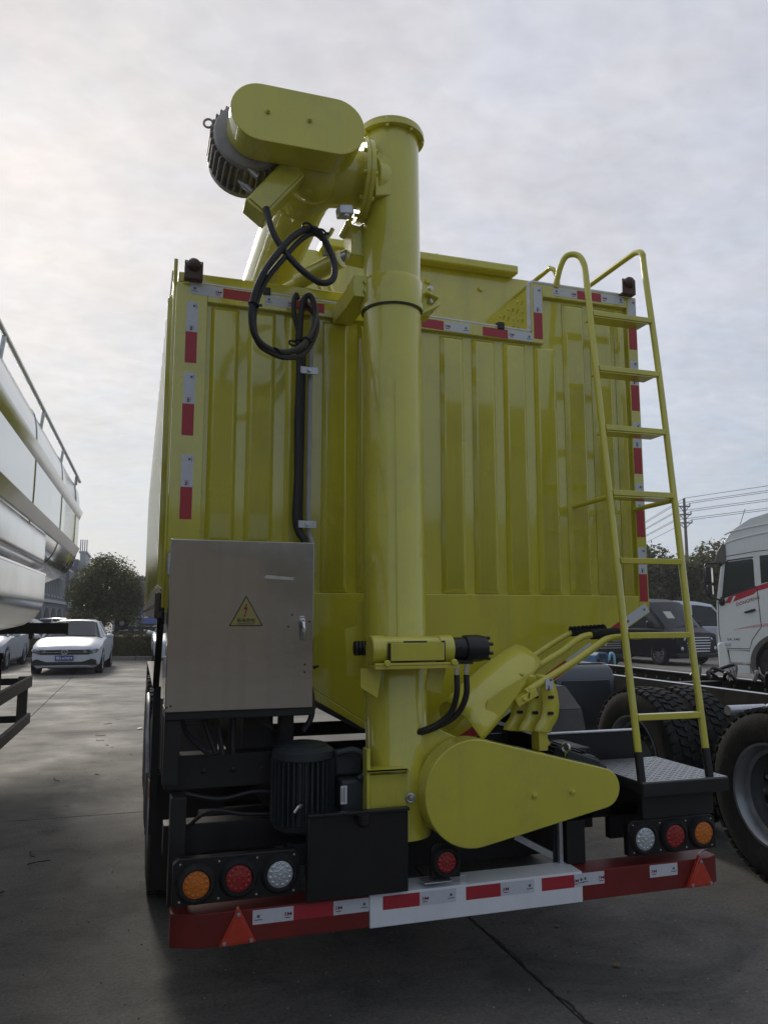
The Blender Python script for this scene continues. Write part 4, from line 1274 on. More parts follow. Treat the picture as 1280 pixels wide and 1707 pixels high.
for k, z in enumerate((3.165, 2.853, 2.53, 2.192, 1.856, 1.505, 1.142)):
    xa = 2.145 + (z - .99) * .0235; xb = 2.505 + (z - .99) * .034
    y = lad_y(z)
    b = MB()
    b.box(xa + .012, xb - .012, y - .016, y + .016, z - .014, z + .014)
    if k < 4:
        b.box(xa + .012, xb - .04, y - .016, y + .075, z - .024, z - .017)
    b.build('rung', YEL, lad, bevel=.003)
for x in (2.170, 2.545):
    b = MB(); b.tube([(x, lad_y(2.17), 2.172), (x, 3.552, 2.166)], .013, 10); b.build('wall_stay', YEL, lad)

# ================================================================== TREES, HEDGE
def leaf_cloud(centres, n, size, mats_n, seed, squash=(1, 1, 1), up=.3):
    """leaf quads on and inside a set of lumps: (centre, radius)"""
    rnd = random.Random(seed)
    v, f, m = [], [], []
    wts = [r ** 2 for _, r in centres]
    for _ in range(n):
        c, r = rnd.choices(centres, wts)[0]
        d = Vector((rnd.gauss(0, 1), rnd.gauss(0, 1), rnd.gauss(0, 1))).normalized()
        k = r * (rnd.random() ** .28) * (1 + rnd.gauss(0, .07))
        p = Vector(c) + Vector((d.x * k * squash[0], d.y * k * squash[1], d.z * k * squash[2]))
        nrm = (d + Vector((rnd.gauss(0, .7), rnd.gauss(0, .7), rnd.gauss(up, .7)))).normalized()
        u = nrm.cross(Vector((rnd.gauss(0, 1), rnd.gauss(0, 1), rnd.gauss(0, 1)))).normalized(); w = nrm.cross(u)
        s = size * rnd.uniform(.6, 1.35); l = s * rnd.uniform(1.3, 2.0)
        o = len(v)
        v += [p - u * l * .5, p + w * s * .42 + nrm * s * .1, p + u * l * .5, p - w * s * .42 + nrm * s * .1]
        f.append([o, o + 1, o + 2, o + 3])
        m.append(rnd.choices(range(len(mats_n)), mats_n)[0])
    q = MB(); q.v, q.f, q.m = [Vector(a) for a in v], f, m
    return q


def branches(q, base, top, lumps, r):
    base, top = Vector(base), Vector(top)
    q.tube([base, base.lerp(top, .35) + Vector((.03, .02, 0)), base.lerp(top, .7), top], [r * 1.25, r, r * .75, r * .35], 10, k=4)
    for c, rr in lumps:
        c = Vector(c); s = base.lerp(top, .3 + .5 * random.random())
        q.tube([s, s.lerp(c, .5) + Vector((0, 0, .12)), c], [r * .42, r * .28, r * .12], 6, k=3)


# round tree beyond the hedge
rt = thing('round_tree', 'round dark green tree standing behind the hedge between the tanker and the trailer', 'tree', (-1.55, 35.0, 0))
random.seed(5)
lumps = []
for i in range(30):
    d = Vector((random.gauss(0, 1), random.gauss(0, 1), random.gauss(0, .9))).normalized()
    lumps.append(((-1.30 + d.x * 1.12, 35 + d.y * 1.12, 2.62 + d.z * 1.02), random.uniform(.45, .72)))
for i in range(9):
    a = 2 * math.pi * i / 9
    lumps.append(((-1.3 + 1.15 * math.cos(a), 35 + 1.15 * math.sin(a), 1.62 + random.uniform(-.15, .15)), random.uniform(.38, .5)))
lumps.append(((-1.3, 35, 2.6), 1.35))
q = leaf_cloud(lumps, 21000, .072, (5, 3, 1.5), 31)
q.build('crown', [LEAF1, LEAF2, LEAF3], rt, recalc=False)
q = MB(); branches(q, (-1.5, 35, 0), (-1.3, 35, 2.7), lumps[:14], .10); q.build('trunk', BARK, rt)

# clipped hedge
hd = thing('clipped_hedge', 'low clipped brownish green hedge running along the kerb behind the white sedan', 'hedge', (1, 30.3, 0))
rnd = random.Random(8); hv = []
hl = []
for i in range(130):
    x = -8.5 + i * .16
    hl.append(((x, 30.0 + rnd.uniform(-.1, .5), .42 + rnd.uniform(-.06, .10)), .32 + rnd.uniform(0, .10)))
    hl.append(((x, 30.0 + rnd.uniform(-.1, .5), .72 + rnd.uniform(-.04, .07)), .26 + rnd.uniform(0, .07)))
q = leaf_cloud(hl, 52000, .048, (5, 3, 2), 77)
q.build('foliage', [HEDG, HEDG2, LEAF3], hd, recalc=False)
q = MB(); q.box(-8.7, 12.4, 29.95, 30.55, .12, .80); q.build('light_block_core', HEDG, hd, kind='stuff')  # solid box added inside the foliage to block light
q = MB()
for i in range(90):
    x = -8.4 + i * .23; q.tube([(x, 30.2, .05), (x + rnd.uniform(-.1, .1), 30.15, .5)], .012, 5)
q.build('stem', BARK, hd, kind='stuff')

# row of trees on the right
variants = []
for k in range(3):
    random.seed(40 + k)
    L_ = []
    H = (5.3, 5.9, 4.9)[k]
    for i in range(26):
        z = random.uniform(.5, H - .8)
        rr = 2.0 * (1 - .35 * abs(z / H - .45))
        a = random.uniform(0, 2 * math.pi)
        L_.append(((math.cos(a) * rr * random.uniform(.2, .8), math.sin(a) * rr * random.uniform(.2, .8), z), random.uniform(.6, 1.0)))
    L_.append(((0, 0, H - .75), .75)); L_.append(((0, 0, H * .45), 1.7)); L_.append(((0, 0, .9), 1.3))
    t = thing('roadside_tree', 'x', 'tree')
    q = leaf_cloud(L_, 11000, .150, (4, 4, 2), 90 + k); q.build('crown', [LEAF1, LEAF2, LEAF3], t, recalc=False)
    q = MB(); branches(q, (0, 0, 0), (.1, 0, H - 1.0), L_[:9], .13); q.build('trunk', BARK, t)
    variants.append(t)
TL = ['dark green tree of the far row, just left of the ladder above the black van', 'bushy tree of the far row, left of the power pole', 'tree of the far row right in front of the power pole',
      'tree of the far row between the power pole and the truck cab', 'tree of the far row showing behind the truck mirror', 'tree of the far row half hidden by the white truck cab',
      'tree of the far row behind the white truck cab', 'rightmost tree of the far row, hidden by the truck cab', 'leftmost tree of the far row, mostly behind the trailer']
random.seed(9)
for i, (d, px) in enumerate([(25.6, 0), (27.9, 0), (29.8, 0), (31.6, 0), (33.6, 0), (35.4, 0), (37.4, 0), (39.6, 0), (23.4, 0)]):
    y = 39.3 - (d - 25) * .20 + random.uniform(-.5, .5)
    src = variants[i % 3]
    args = dict(loc=(d, y, 0), rotz=random.uniform(0, 6.28), label=TL[i], group='trees in a row behind the vans')
    if i < 3:
        o = src; o.location = args['loc']; o.rotation_euler = (0, 0, args['rotz']); o['label'] = TL[i]; o['group'] = args['group']
        ORG[o.name] = args['loc']
    else:
        o = copy_tree(src, **args)
    s = random.uniform(.92, 1.1); o.scale = (s * 1.1, s * 1.1, s)

# ================================================================== TANK TRAILER ON THE LEFT
TK = thing('tank_trailer', 'shiny polished steel tank trailer parked on the left, cut by the picture edge', 'tank trailer', (-.95, 5.5, 0))
prof = [(-2.2, 2.0), (-1.55, 2.02), (-1.22, 2.10), (-1.04, 2.24), (-.965, 2.40), (-.945, 2.56), (-.940, 2.96), (-.944, 3.15), (-.958, 3.30), (-1.00, 3.42), (-1.14, 3.50), (-1.5, 3.545), (-2.2, 3.56)]
full = prof + [(-4.4 - x, z) for x, z in prof[-2:0:-1]]
ring = catmull([(x, 0, z) for x, z in full + full[:1]], 3)[:-1]
b = MB(); n = len(ring)
ys = [1.0] + [2.2 + i * 2.5 for i in range(4)] + [11.95, 12.08, 12.16]
sc_ = [1] * 5 + [1, .93, .72]
vs = []
for y, s in zip(ys, sc_):
    for p in ring:
        vs.append((-2.2 + (p.x + 2.2) * s, y, 2.74 + (p.z - 2.74) * s))
fs = [(i * n + j, i * n + (j + 1) % n, (i + 1) * n + (j + 1) % n, (i + 1) * n + j) for i in range(len(ys) - 1) for j in range(n)]
fs += [tuple(range(n)), tuple((len(ys) - 1) * n + j for j in range(n))]
b.add(vs, fs)
b.build('tank_shell', POL, TK, ang=50)
for y in (3.0, 5.4, 7.4, 9.6, 11.4):
    b = MB(); b.tube([(p.x - .002 * (1 if p.x < -2.2 else -1), y, p.z) for p in ring[8:30]], .006, 6); b.build('weld_seam', POL, TK)
b = MB(); b.prism([(-.950, 3.092), (-.895, 3.078), (-.940, 2.965), (-.950, 2.955)], 'y', 1.0, 12.0); b.build('side_strip', POL, TK)
b = MB(); b.prism([(-.952, 2.545), (-.890, 2.528), (-.940, 2.425), (-.965, 2.415)], 'y', 1.0, 11.7); b.build('side_strip', POL, TK)
b = MB(); b.prism([(-.962, 2.41), (-.950, 2.40), (-.950, 2.16), (-.966, 2.105), (-1.0, 2.085), (-1.02, 2.10), (-.975, 2.17)], 'y', 1.0, 8.45); b.build('skirt_panel', POL, TK, ang=60)
b = MB(); b.prism([(-1.02, 2.0), (-.945, 1.995), (-.945, 1.76), (-.965, 1.66), (-1.02, 1.57), (-1.12, 1.50), (-1.32, 1.45), (-1.9, 1.43), (-1.9, 2.0)], 'y', 1.0, 8.55); b.build('side_locker', POL, TK, ang=60)
b = MB(); b.box(-.962, -.940, 1.0, 8.56, 1.995, 2.012); b.build('locker_trim', CHROME, TK)
b = MB()
b.tube([(-.965, 1.0, 3.545), (-.965, 11.3, 3.545), (-.970, 11.55, 3.52), (-.98, 11.6, 3.42)], .020, 10, k=4)
for y in (3.6, 5.75, 7.9, 9.7):
    b.tube([(-.965, y, 3.545), (-.985, y, 3.36)], .016, 8)
b.tube([(-1.0, 11.75, 3.52), (-1.0, 11.75, 3.38)], .012, 8)
b.each('roof_rail', GALV, TK)
b = MB(); b.box(-3.2, -.90, 10.75, 10.85, 1.36, 1.50); b.box(-.93, -.899, 10.74, 10.86, 1.345, 1.375)
b.box(-1.36, -1.31, 10.73, 10.87, 1.30, 1.37)
b.build('cross_beam', BLK, TK, bevel=.004)
b = MB(); b.box(-.975, -.945, 1.0, 8.05, .935, 1.035); b.build('guard_rail', GRAYF, TK, bevel=.004)
b = MB(); b.box(-.975, -.945, 1.0, 8.05, .605, .695); b.build('guard_rail', GRAYF, TK, bevel=.004)
b = MB(); b.box(-1.06, -.977, 7.98, 8.05, .61, 1.03); b.build('guard_post', GRAYF, TK, bevel=.004)
for z in (.985, .645):
    b = MB(); b.box(-2.2, -1.062, 7.99, 8.04, z - .03, z + .03); b.build('guard_brace', BLK, TK, bevel=.003)
b = MB(); b.tube([(-1.05, 6.85, 1.28), (-1.05, 6.85, .72), (-1.10, 6.86, .64), (-1.17, 6.86, .66)], .026, 10, k=5); b.lathe((-1.05, 6.85, 1.25), (0, 0, 1), [(0, 0), (.036, 0), (.036, .05), (0, .05)], 12); b.build('support_hook', BLK, TK)
for y in (2.0, 3.35):
    wh = bpy.data.objects.new('wheel', None); SC.collection.objects.link(wh); wh.parent = TK; ORG[wh.name] = ORG[TK.name]
    for x in (-1.1, -3.3):
        wheel(wh, (x, y, .52), .52, .28, .29, face=1 if x > -2 else -1)
TK.rotation_euler = (0, 0, R(-.7))

# ================================================================== CARS AND VANS
def loft(stations, n_glass):
    """stations: (y, half profile from the bottom centre to the top centre); returns body and glass collectors"""
    body, glass = MB(), MB()
    npnt = len(stations[0][1])
    P = [[Vector((x, y, z)) for x, z in pr] + [Vector((-x, y, z)) for x, z in pr[::-1]] for y, pr in stations]
    m = 2 * npnt

    def g(i, j):
        jj = j if j < npnt - 1 else m - 2 - j
        return n_glass(i, jj)
    for i in range(len(P) - 1):
        for j in range(m - 1):
            t = glass if g(i, j) else body
            t.add([P[i][j], P[i][j + 1], P[i + 1][j + 1], P[i + 1][j]], [(0, 1, 2, 3)])
        body.add([P[i][m - 1], P[i][0], P[i + 1][0], P[i + 1][m - 1]], [(0, 1, 2, 3)])
    body.add(P[0], [tuple(range(m))]); body.add(P[-1], [tuple(range(m))])
    return body, glass


def prof9(zb, w, zm, zbelt, shx, zsh, rx, zr, ztop):
    return [(0, zb), (w * .84, zb), (w * .96, zb + .09), (w, zm), (w * .985, zbelt), (shx, zsh), (rx, zr), (rx * .80, ztop - .012), (rx * .4, ztop), (0, ztop + .006)]


def car_wheel(parent, x, y, r, w, f):
    wh = bpy.data.objects.new('wheel', None); SC.collection.objects.link(wh); wh.parent = parent; ORG[wh.name] = (0, 0, 0)
    t = MB(); t.lathe((x, y, r), (1, 0, 0), tyre_prof(r, w, r * .66), 32); t.build('tyre', RUB, wh)
    t = MB(); t.lathe((x, y, r), (f, 0, 0), [(r * .67, w * .40), (r * .64, w * .46), (r * .58, w * .2), (0, w * .2)], 32)
    for i in range(10):
        a = 2 * math.pi * i / 10
        d = Vector((0, math.cos(a), math.sin(a)))
        t.obox(Vector((x + f * w * .36, y, r)) + d * r * .36, (d, (1, 0, 0), d.cross(Vector((1, 0, 0)))), (r * .28, .012, .022))
    t.lathe((x + f * w * .3, y, r), (f, 0, 0), [(r * .16, 0), (r * .16, .03), (0, .035)], 14)
    t.build('rim', RIMS, wh)


def sedan(label, cat, dressed):
    t = thing('white_sedan', label, cat)
    S = [(0.00, prof9(.24, .62, .45, .58, .55, .64, .42, .665, .68)),
         (0.05, prof9(.20, .76, .45, .62, .68, .69, .52, .715, .73)),
         (0.20, prof9(.18, .84, .46, .68, .76, .745, .58, .775, .79)),
         (0.55, prof9(.18, .895, .50, .76, .80, .82, .62, .855, .87)),
         (1.05, prof9(.19, .905, .52, .86, .80, .90, .64, .935, .955)),
         (1.32, prof9(.19, .907, .53, .90, .80, .945, .66, .975, .99)),
         (2.02, prof9(.19, .907, .54, .94, .81, .975, .585, 1.375, 1.425)),
         (2.60, prof9(.19, .907, .54, .955, .81, .985, .60, 1.40, 1.462)),
         (3.25, prof9(.19, .907, .54, .965, .81, .99, .585, 1.37, 1.425)),
         (3.95, prof9(.20, .90, .55, .975, .80, 1.0, .66, 1.05, 1.085)),
         (4.40, prof9(.22, .87, .58, .96, .76, .99, .60, 1.02, 1.045)),
         (4.62, prof9(.28, .76, .60, .90, .62, .93, .48, .95, .965))]
    body, glass = loft(S, lambda i, j: (i == 5 and j >= 5) or (6 <= i <= 7 and j == 5) or (i == 8 and j >= 5))
    body.build('body', CARW, t, weld=True, ang=32)
    glass.build('window', GLASS, t, weld=True, ang=50)
    b = MB()
    for s in (-1, 1):
        b.tube([(s * .79, 1.34, .955), (s * .60, 2.02, 1.385)], .030, 8)
        b.bar((s * .83, 2.62, .97), (s * .615, 2.64, 1.40), .07, .02)
    b.each('window_pillar', CARW, t)
    for s in (-1, 1):
        b = MB(); b.sphere((s * .99, 1.52, 1.0), (.115, .075, .065), 14, 8); b.bar((s * .86, 1.50, .965), (s * .93, 1.52, .98), .05, .03); b.build('mirror', CARW, t)
        for y in (.86, 3.55):
            car_wheel(t, s * .80, y, .325, .21, s)
            b = MB(); b.lathe((s * .895, y, .325), (s, 0, 0), [(.36, -.02), (.36, .012), (.335, .012), (.335, -.02)], 28); b.build('arch', BLKG, t)
    if dressed:
        b = MB(); b.box(-.62, .62, -.018, .08, .545, .672); b.build('grille', BLKG, t, bevel=.01)
        b = MB(); b.box(-.58, .58, -.024, -.016, .603, .612); b.build('grille_bar', CHROME, t)
        for s in (-1, 1):
            b = MB(); b.add([(s * .48, -.024, .575), (s * .48, -.020, .675), (s * .80, .10, .70), (s * .862, .23, .675), (s * .81, .065, .60), (s * .66, -.015, .565)], [(0, 1, 2, 3, 4, 5)])
            b.build('headlight', HEADL, t).modifiers.new('lens_depth', 'SOLIDIFY').thickness = .02
            b = MB(); b.add([(s * .62, -.006, .615), (s * .62, -.006, .645), (s * .76, .065, .650), (s * .76, .062, .618)], [(0, 1, 2, 3)]); b.build('headlight_core', BLKG, t).modifiers.new('depth', 'SOLIDIFY').thickness = .012
        b = MB(); b.prism([(-.82, .265), (.82, .265), (.79, .40), (.68, .43), (.45, .355), (-.45, .355), (-.68, .43), (-.79, .40)], 'y', -.012, .22); b.build('lower_intake', BLKG, t, bevel=.01)
        b = MB(); b.torus((0, -.03, .61), (0, 1, 0), .070, .008, 28, 8)
        b.text('V', .055, (0, -.031, .640), (1, 0, 0), (0, 0, 1), 0, width=.055); b.text('W', .060, (0, -.031, .583), (1, 0, 0), (0, 0, 1), 0, width=.10)
        b.lathe((0, -.022, .61), (0, -1, 0), [(.064, 0), (.064, .004), (0, .004)], 24, 1)
        b.build('emblem', [CHROME, BLKG], t)
        b = MB(); b.box(-.23, .23, -.040, -.015, .39, .52, 0); b.text('鄂S·670D9', .082, (0, -.0415, .455), (1, 0, 0), (0, 0, 1), 1, width=.41); b.build('number_plate', [PLATEB, WINK], t)
        b = MB()
        b.tube([(-.3, 1.30, 1.0), (.25, 1.36, 1.02)], .008, 6); b.tube([(.05, 1.30, 1.0), (.6, 1.36, 1.01)], .008, 6)
        b.each('wiper', BLKG, t)
    return t


vw = sedan('white sedan facing the camera before the hedge, with blue number plate', 'car', True)
vw.location = (-1.815, 22.6, 0); vw.rotation_euler = (0, 0, R(-3)); vw['group'] = 'white cars parked in the yard'
plain = sedan('white car at the left picture edge, behind the guard frame of the tanker', 'car', False)
plain.location = (-4.55, 24.6, 0); plain.rotation_euler = (0, 0, R(-3)); plain['group'] = 'white cars parked in the yard'
for loc, rz, lab in [((1.42, 26.6, 0), 0, 'white car mostly hidden behind the feed trailer, seen under its left side'),
                     ((-2.5, 37.5, 0), 78, 'white car beyond the hedge, nearest the tanker, only its curved roof showing'),
                     ((-3.9, 40.5, 0), 80, 'white car beyond the hedge, its roof showing just above the tanker beam'),
                     ((-1.4, 43.0, 0), 82, 'white car beyond the hedge, its roof just left of the round tree')]:
    copy_tree(plain, loc=loc, rotz=R(rz), label=lab, group='white cars parked in the yard')


def van(name, label, paint, dress):
    t = thing(name, label, 'van')
    S = [(0.00, prof9(.30, .78, .60, .85, .70, .90, .55, .92, .94)),
         (0.08, prof9(.24, .88, .60, .95, .78, 1.00, .62, 1.02, 1.04)),
         (0.35, prof9(.22, .93, .60, 1.02, .84, 1.06, .68, 1.10, 1.12)),
         (0.60, prof9(.22, .95, .62, 1.10, .86, 1.14, .74, 1.21, 1.23)),
         (1.30, prof9(.22, .95, .64, 1.12, .88, 1.16, .76, 1.90, 2.02)),
         (1.85, prof9(.22, .95, .64, 1.12, .88, 1.16, .78, 1.98, 2.13)),
         (3.40, prof9(.22, .95, .64, 1.12, .88, 1.16, .79, 2.02, 2.20)),
         (4.90, prof9(.22, .95, .64, 1.12, .88, 1.16, .78, 2.00, 2.18)),
         (5.25, prof9(.26, .93, .64, 1.12, .85, 1.16, .74, 1.90, 2.05)),
         (5.35, prof9(.35, .88, .64, 1.12, .80, 1.16, .70, 1.80, 1.92))]
    body, glass = loft(S, lambda i, j: (i == 3 and j >= 5) or (4 <= i <= 6 and j == 5))
    body.build('body', paint, t, weld=True, ang=34)
    glass.build('window', GLASS, t, weld=True, ang=50)
    b = MB()
    for s in (-1, 1):
        b.tube([(s * .86, .62, 1.15), (s * .77, 1.30, 1.88)], .034, 8)
        for y in (2.1, 3.4):
            b.bar((s * .885, y, 1.15), (s * .79, y, 2.0), .09, .02)
    b.each('window_pillar', paint, t)
    for s in (-1, 1):
        b = MB(); b.box(s * 1.08 - .09, s * 1.08 + .09, .92, 1.02, 1.18, 1.40); b.bar((s * .88, .95, 1.16), (s * 1.0, .97, 1.22), .05, .04); b.build('mirror', BLKG, t, bevel=.03)
        for y in (.80, 4.2):
            car_wheel(t, s * .84, y, .345, .21, s)
        b = MB(); b.add([(s * .55, -.012, .80), (s * .52, -.010, .89), (s * .80, .05, .93), (s * .90, .20, .93), (s * .90, .16, .84), (s * .78, .02, .80)], [(0, 1, 2, 3, 4, 5)])
        b.build('headlight', WHTL, t).modifiers.new('lens_depth', 'SOLIDIFY').thickness = .02
        b = MB(); b.lathe((s * .70, .0, .55), (0, -1, 0), [(.055, -.02), (.055, .012), (0, .02)], 14); b.build('fog_lamp', WHTL, t)
    if dress == 'bars':
        for k in range(6):
            b = MB(); z = .44 + k * .085; w = .50 - .02 * abs(k - 3)
            b.box(-w, w, -.030, -.004, z, z + .032); b.build('grille_bar', WHTP, t, bevel=.006)
        b = MB(); b.box(-.52, .52, -.012, .05, .40, .95); b.build('grille_panel', BLKG, t, bevel=.01)
    elif dress == 'emblem':
        b = MB(); b.box(-.60, .60, -.012, .05, .55, .86); b.build('grille_panel', BLKG, t, bevel=.01)
        for k in range(4):
            b = MB(); z = .58 + k * .07; b.box(-.58, .58, -.022, -.006, z, z + .014); b.build('grille_bar', CHROME, t)
        b = MB(); b.add([(-.10, -.035, .83), (0, -.035, .85), (.10, -.035, .83), (.05, -.035, .70), (0, -.035, .66), (-.05, -.035, .70)], [(0, 1, 2, 3, 4, 5)]); b.add([(-.035, -.037, .80), (.035, -.037, .80), (0, -.037, .70)], [(0, 2, 1)], 1); b.build('emblem', [CHROME, BLKG], t)
    b = MB(); b.box(-.86, .86, -.02, .10, .26, .40); b.build('front_bumper', BLKG, t, bevel=.03)
    if paint is CARK:
        b = MB(); b.tube([(.0, .50, 1.19), (.62, .62, 1.25)], .010, 6); b.tube([(-.55, .52, 1.18), (.1, .60, 1.26)], .010, 6); b.each('wiper', BLKG, t)
        b = MB(); b.obox((-.28, .92, 1.60), ((1, 0, 0), (0, .84, .95), (0, -.95, .84)), (.16, .15, .002)); b.build('sun_shade', LABEL, t)
    return t


v1 = van('passenger_van', 'black passenger van with a wide grille of chrome bars, seen through the ladder', CARK, 'bars')
v1.location = (17.0, 20.75, 0); v1.rotation_euler = (0, 0, R(7)); v1['group'] = 'vans parked in front of the tree row'
v2 = van('passenger_van', 'black van with a shield emblem in its grille, mostly behind the trailer', CARK, 'emblem')
v2.location = (13.75, 21.0, 0); v2.rotation_euler = (0, 0, R(4)); v2['group'] = 'vans parked in front of the tree row'
v3 = van('passenger_van', 'white van standing behind the black van, left of the white truck cab', CARW, 'none')
v3.location = (22.9, 25.3, 0); v3.rotation_euler = (0, 0, R(62)); v3['group'] = 'vans parked in front of the tree row'

# small blue three-wheeler
bt = thing('blue_three_wheeler', 'small bright blue three-wheeler low behind the black chassis, left of the black van', 'three-wheeler', (12.55, 19.1, 0))
b = MB(); b.prism([(12.15, .20), (12.55, .20), (12.58, .42), (12.5, .56), (12.25, .56), (12.15, .48)], 'y', 19.0, 20.2); b.build('body', CYANP, bt, bevel=.03)
b = MB(); b.tube([(12.52, 18.97, .30), (12.54, 18.95, .48), (12.60, 18.94, .55), (12.68, 18.95, .46), (12.70, 18.97, .22)], .035, 10, k=5); b.build('mudguard', mat('pale_blue_paint', (.22, .50, .68), .4), bt)
for x in (12.25, 12.55):
    b = MB(); b.lathe((x - .05, 19.05, .2), (1, 0, 0), [(0, 0), (.2, 0), (.2, .1), (0, .1)], 20); b.build('wheel', RUB, bt)
b = MB(); b.box(12.25, 12.45, 18.985, 18.997, .40, .52); b.build('windscreen', GLASS, bt)

# ================================================================== BARE LORRY CHASSIS ON THE RIGHT
CH = thing('lorry_chassis', 'bare black lorry chassis with big tyres and grey fuel tank, right of the trailer', 'lorry chassis', (4.9, 5, 0))


def rail(x):
    b = MB(); b.box(x - .035, x + .035, 1.2, 9.3, 1.005, 1.015); b.box(x - .035, x + .035, 1.2, 9.3, .745, .755); s = 1 if x > 4.9 else -1
    xs = x + .030 * s
    b.box(xs - .005, xs + .005, 1.2, 9.3, .755, 1.005)
    r = b.build('frame_rail', BLK, CH)
    q = MB()
    for i in range(40):
        for z in (.82, .94):
            q.cyl((xs - .006 * s if s > 0 else xs + .006, 1.5 + i * .19, z), (xs - .016 if s > 0 else xs + .016, 1.5 + i * .19, z), .012, n=6)
    q.build('frame_bolt', GALV, r, kind='stuff')
    q = MB(); q.box(x - .036, x + .036, 1.2, 9.3, 1.0155, 1.018); q.build('rail_top', GALV, r)


rail(4.48); rail(5.32)
for y in (1.5, 3.2, 4.6, 6.2, 8.2):
    b = MB(); b.box(4.52, 5.28, y - .05, y + .05, .78, .98); b.build('crossmember', BLK, CH, bevel=.004)
for y in (3.90, 5.28):
    b = MB(); b.cyl((3.8, y, .52), (6.0, y, .52), .09, n=14); b.sphere((4.9, y, .52), (.22, .24, .24), 16, 10); b.build('axle', BLK, CH)
    for x, f in ((3.79, -1), (4.12, 1), (5.68, -1), (6.01, 1)):
        wh = bpy.data.objects.new('wheel', None); SC.collection.objects.link(wh); wh.parent = CH; ORG[wh.name] = ORG[CH.name]
        wheel(wh, (x, y, .52), .51, .285, .30, face=f, tread=x < 5, dish=.10)
    b = MB()
    for k in range(5):
        b.bar((4.42, y - .75 + k * .06, .70 + k * .018), (4.42, y + .75 - k * .06, .70 + k * .018), .09, .016)
    b.build('leaf_spring', BLK, CH)
b = MB(); b.prism([(6.55, .50), (7.45, .50), (7.55, .56), (7.60, .64), (7.60, 1.0), (7.55, 1.09), (7.45, 1.13), (6.55, 1.13), (6.48, 1.09), (6.44, 1.0), (6.44, .62), (6.48, .54)], 'x', 3.66, 4.32)
ft = b.build('fuel_tank', TANKP, CH, bevel=.03)
for y in (6.62, 7.35):
    b = MB(); b.box(3.645, 4.33, y - .035, y + .035, .49, .50); b.box(3.645, 3.655, y - .035, y + .035, .50, 1.13); b.box(3.645, 4.33, y - .035, y + .035, 1.133, 1.143); b.build('tank_strap', BLKG, ft, bevel=.003)
b = MB(); b.box(3.75, 4.25, 6.425, 6.437, .62, 1.0); b.build('end_panel', TANKP, ft, bevel=.03)
b = MB(); b.cyl((4.0, 6.9, 1.13), (4.0, 6.9, 1.17), .06, n=16); b.build('filler_cap', BLKG, ft)
b = MB(); random.seed(13)
for i in range(14):
    x = 5.0 + random.uniform(-.15, .45); y = 5.5 + random.uniform(-1.2, .9)
    b.tube([(x, y, 1.03), (x + random.uniform(-.15, .15), y + random.uniform(-.1, .1), 1.09 + random.uniform(0, .05)), (x + random.uniform(-.3, .3), y + random.uniform(-.3, .3), 1.035)], .016, 8, k=4)
b.each('air_hose', BLKG, CH)
b = MB(); b.tube([(4.35, 4.6, .95), (4.15, 4.5, .86), (4.05, 4.2, .90), (4.2, 3.9, .95)], .022, 8, k=5); b.cyl((4.0, 4.62, .93), (4.32, 4.62, .93), .035, n=14); b.build('brake_pipe', GALV, CH)

# ================================================================== WHITE LORRY CAB
CB = thing('white_lorry_cab', 'white lorry cab with red stripe and tall roof at the right edge', 'lorry')
arch = [(1.30 + .64 * math.cos(R(a)), .55 + .64 * math.sin(R(a))) for a in range(180, -1, -15)]
sil = [(.06, .82), (.0, 1.0), (.0, 1.55), (.015, 1.90), (.13, 2.62), (.20, 2.86), (.20, 3.10), (.26, 3.28), (.45, 3.52), (.80, 3.74), (1.3, 3.88), (2.3, 3.95), (2.3, .62)] + [(x, z) for x, z in arch[::-1]] + [(.64, .82)]
b = MB(); b.prism(sil, 'y', 0, 2.45)
cabb = b.build('cab_body', CABW, CB, bevel=.05, ang=30)
b = MB()
b.prism([(.16, 1.99), (.82, 2.23), (.82, 2.80), (.80, 2.84), (.30, 2.78), (.24, 2.70)], 'y', -.006, .03); b.build('side_window', GLASS, CB, bevel=.004)
b = MB(); b.prism([(.135, 1.955), (.85, 2.215), (.85, 2.235), (.15, 1.985)], 'y', -.010, .03); b.prism([(.13, 1.96), (.16, 1.97), (.262, 2.72), (.31, 2.80), (.82, 2.86), (.82, 2.885), (.29, 2.825), (.235, 2.73)], 'y', -.010, .03); b.each('window_seal', BLKG, CB)
b = MB(); b.prism([(.95, 2.28), (1.75, 2.50), (1.75, 2.95), (.95, 2.90)], 'y', -.006, .03); b.build('rear_window', GLASS, CB)
b = MB(); b.prism([(.19, 1.86), (.30, 1.865), (.78, 2.05), (.86, 2.12), (2.3, 2.55), (2.3, 2.66), (1.6, 2.47), (.88, 2.235), (.27, 1.995)], 'y', -.003, .01); b.build('red_stripe', REDS, CB)
b = MB(); b.prism([(.30, 1.855), (.35, 1.875), (.42, 2.02), (.37, 2.01)], 'y', -.0045, .01); b.build('stripe_gap', CABW, CB)
b = MB(); b.text('DONGFENG', .075, (.66, -.004, 1.905), (1, 0, .34), (-.10, 0, 1), 0, width=.50); b.build('lettering', TINK, CB)
b = MB(); b.prism([(.30, 1.27), (1.6, 1.42), (1.6, 1.50), (.75, 1.38)], 'y', -.003, .01); b.build('lower_stripe', mat('pale_red_stripe', (.60, .36, .36), .5), CB)
b = MB(); b.text('5A 340', .055, (.32, -.003, 1.06), (1, 0, .02), (0, 0, 1), 0, width=.26); b.build('lettering', BINK, CB)
b = MB(); b.tube([(.04, -.001, 1.90), (.03, -.001, 1.20), (.08, -.001, .86), (.64, -.001, .86), (.70, -.001, 1.05), (.84, -.001, 1.26), (.90, -.001, 1.34), (.86, -.001, 2.2)], .008, 6); b.tube([(.20, -.001, 2.90), (.90, -.001, 3.0), (2.2, -.001, 3.1)], .008, 6); b.each('panel_seam', BLKG, CB)
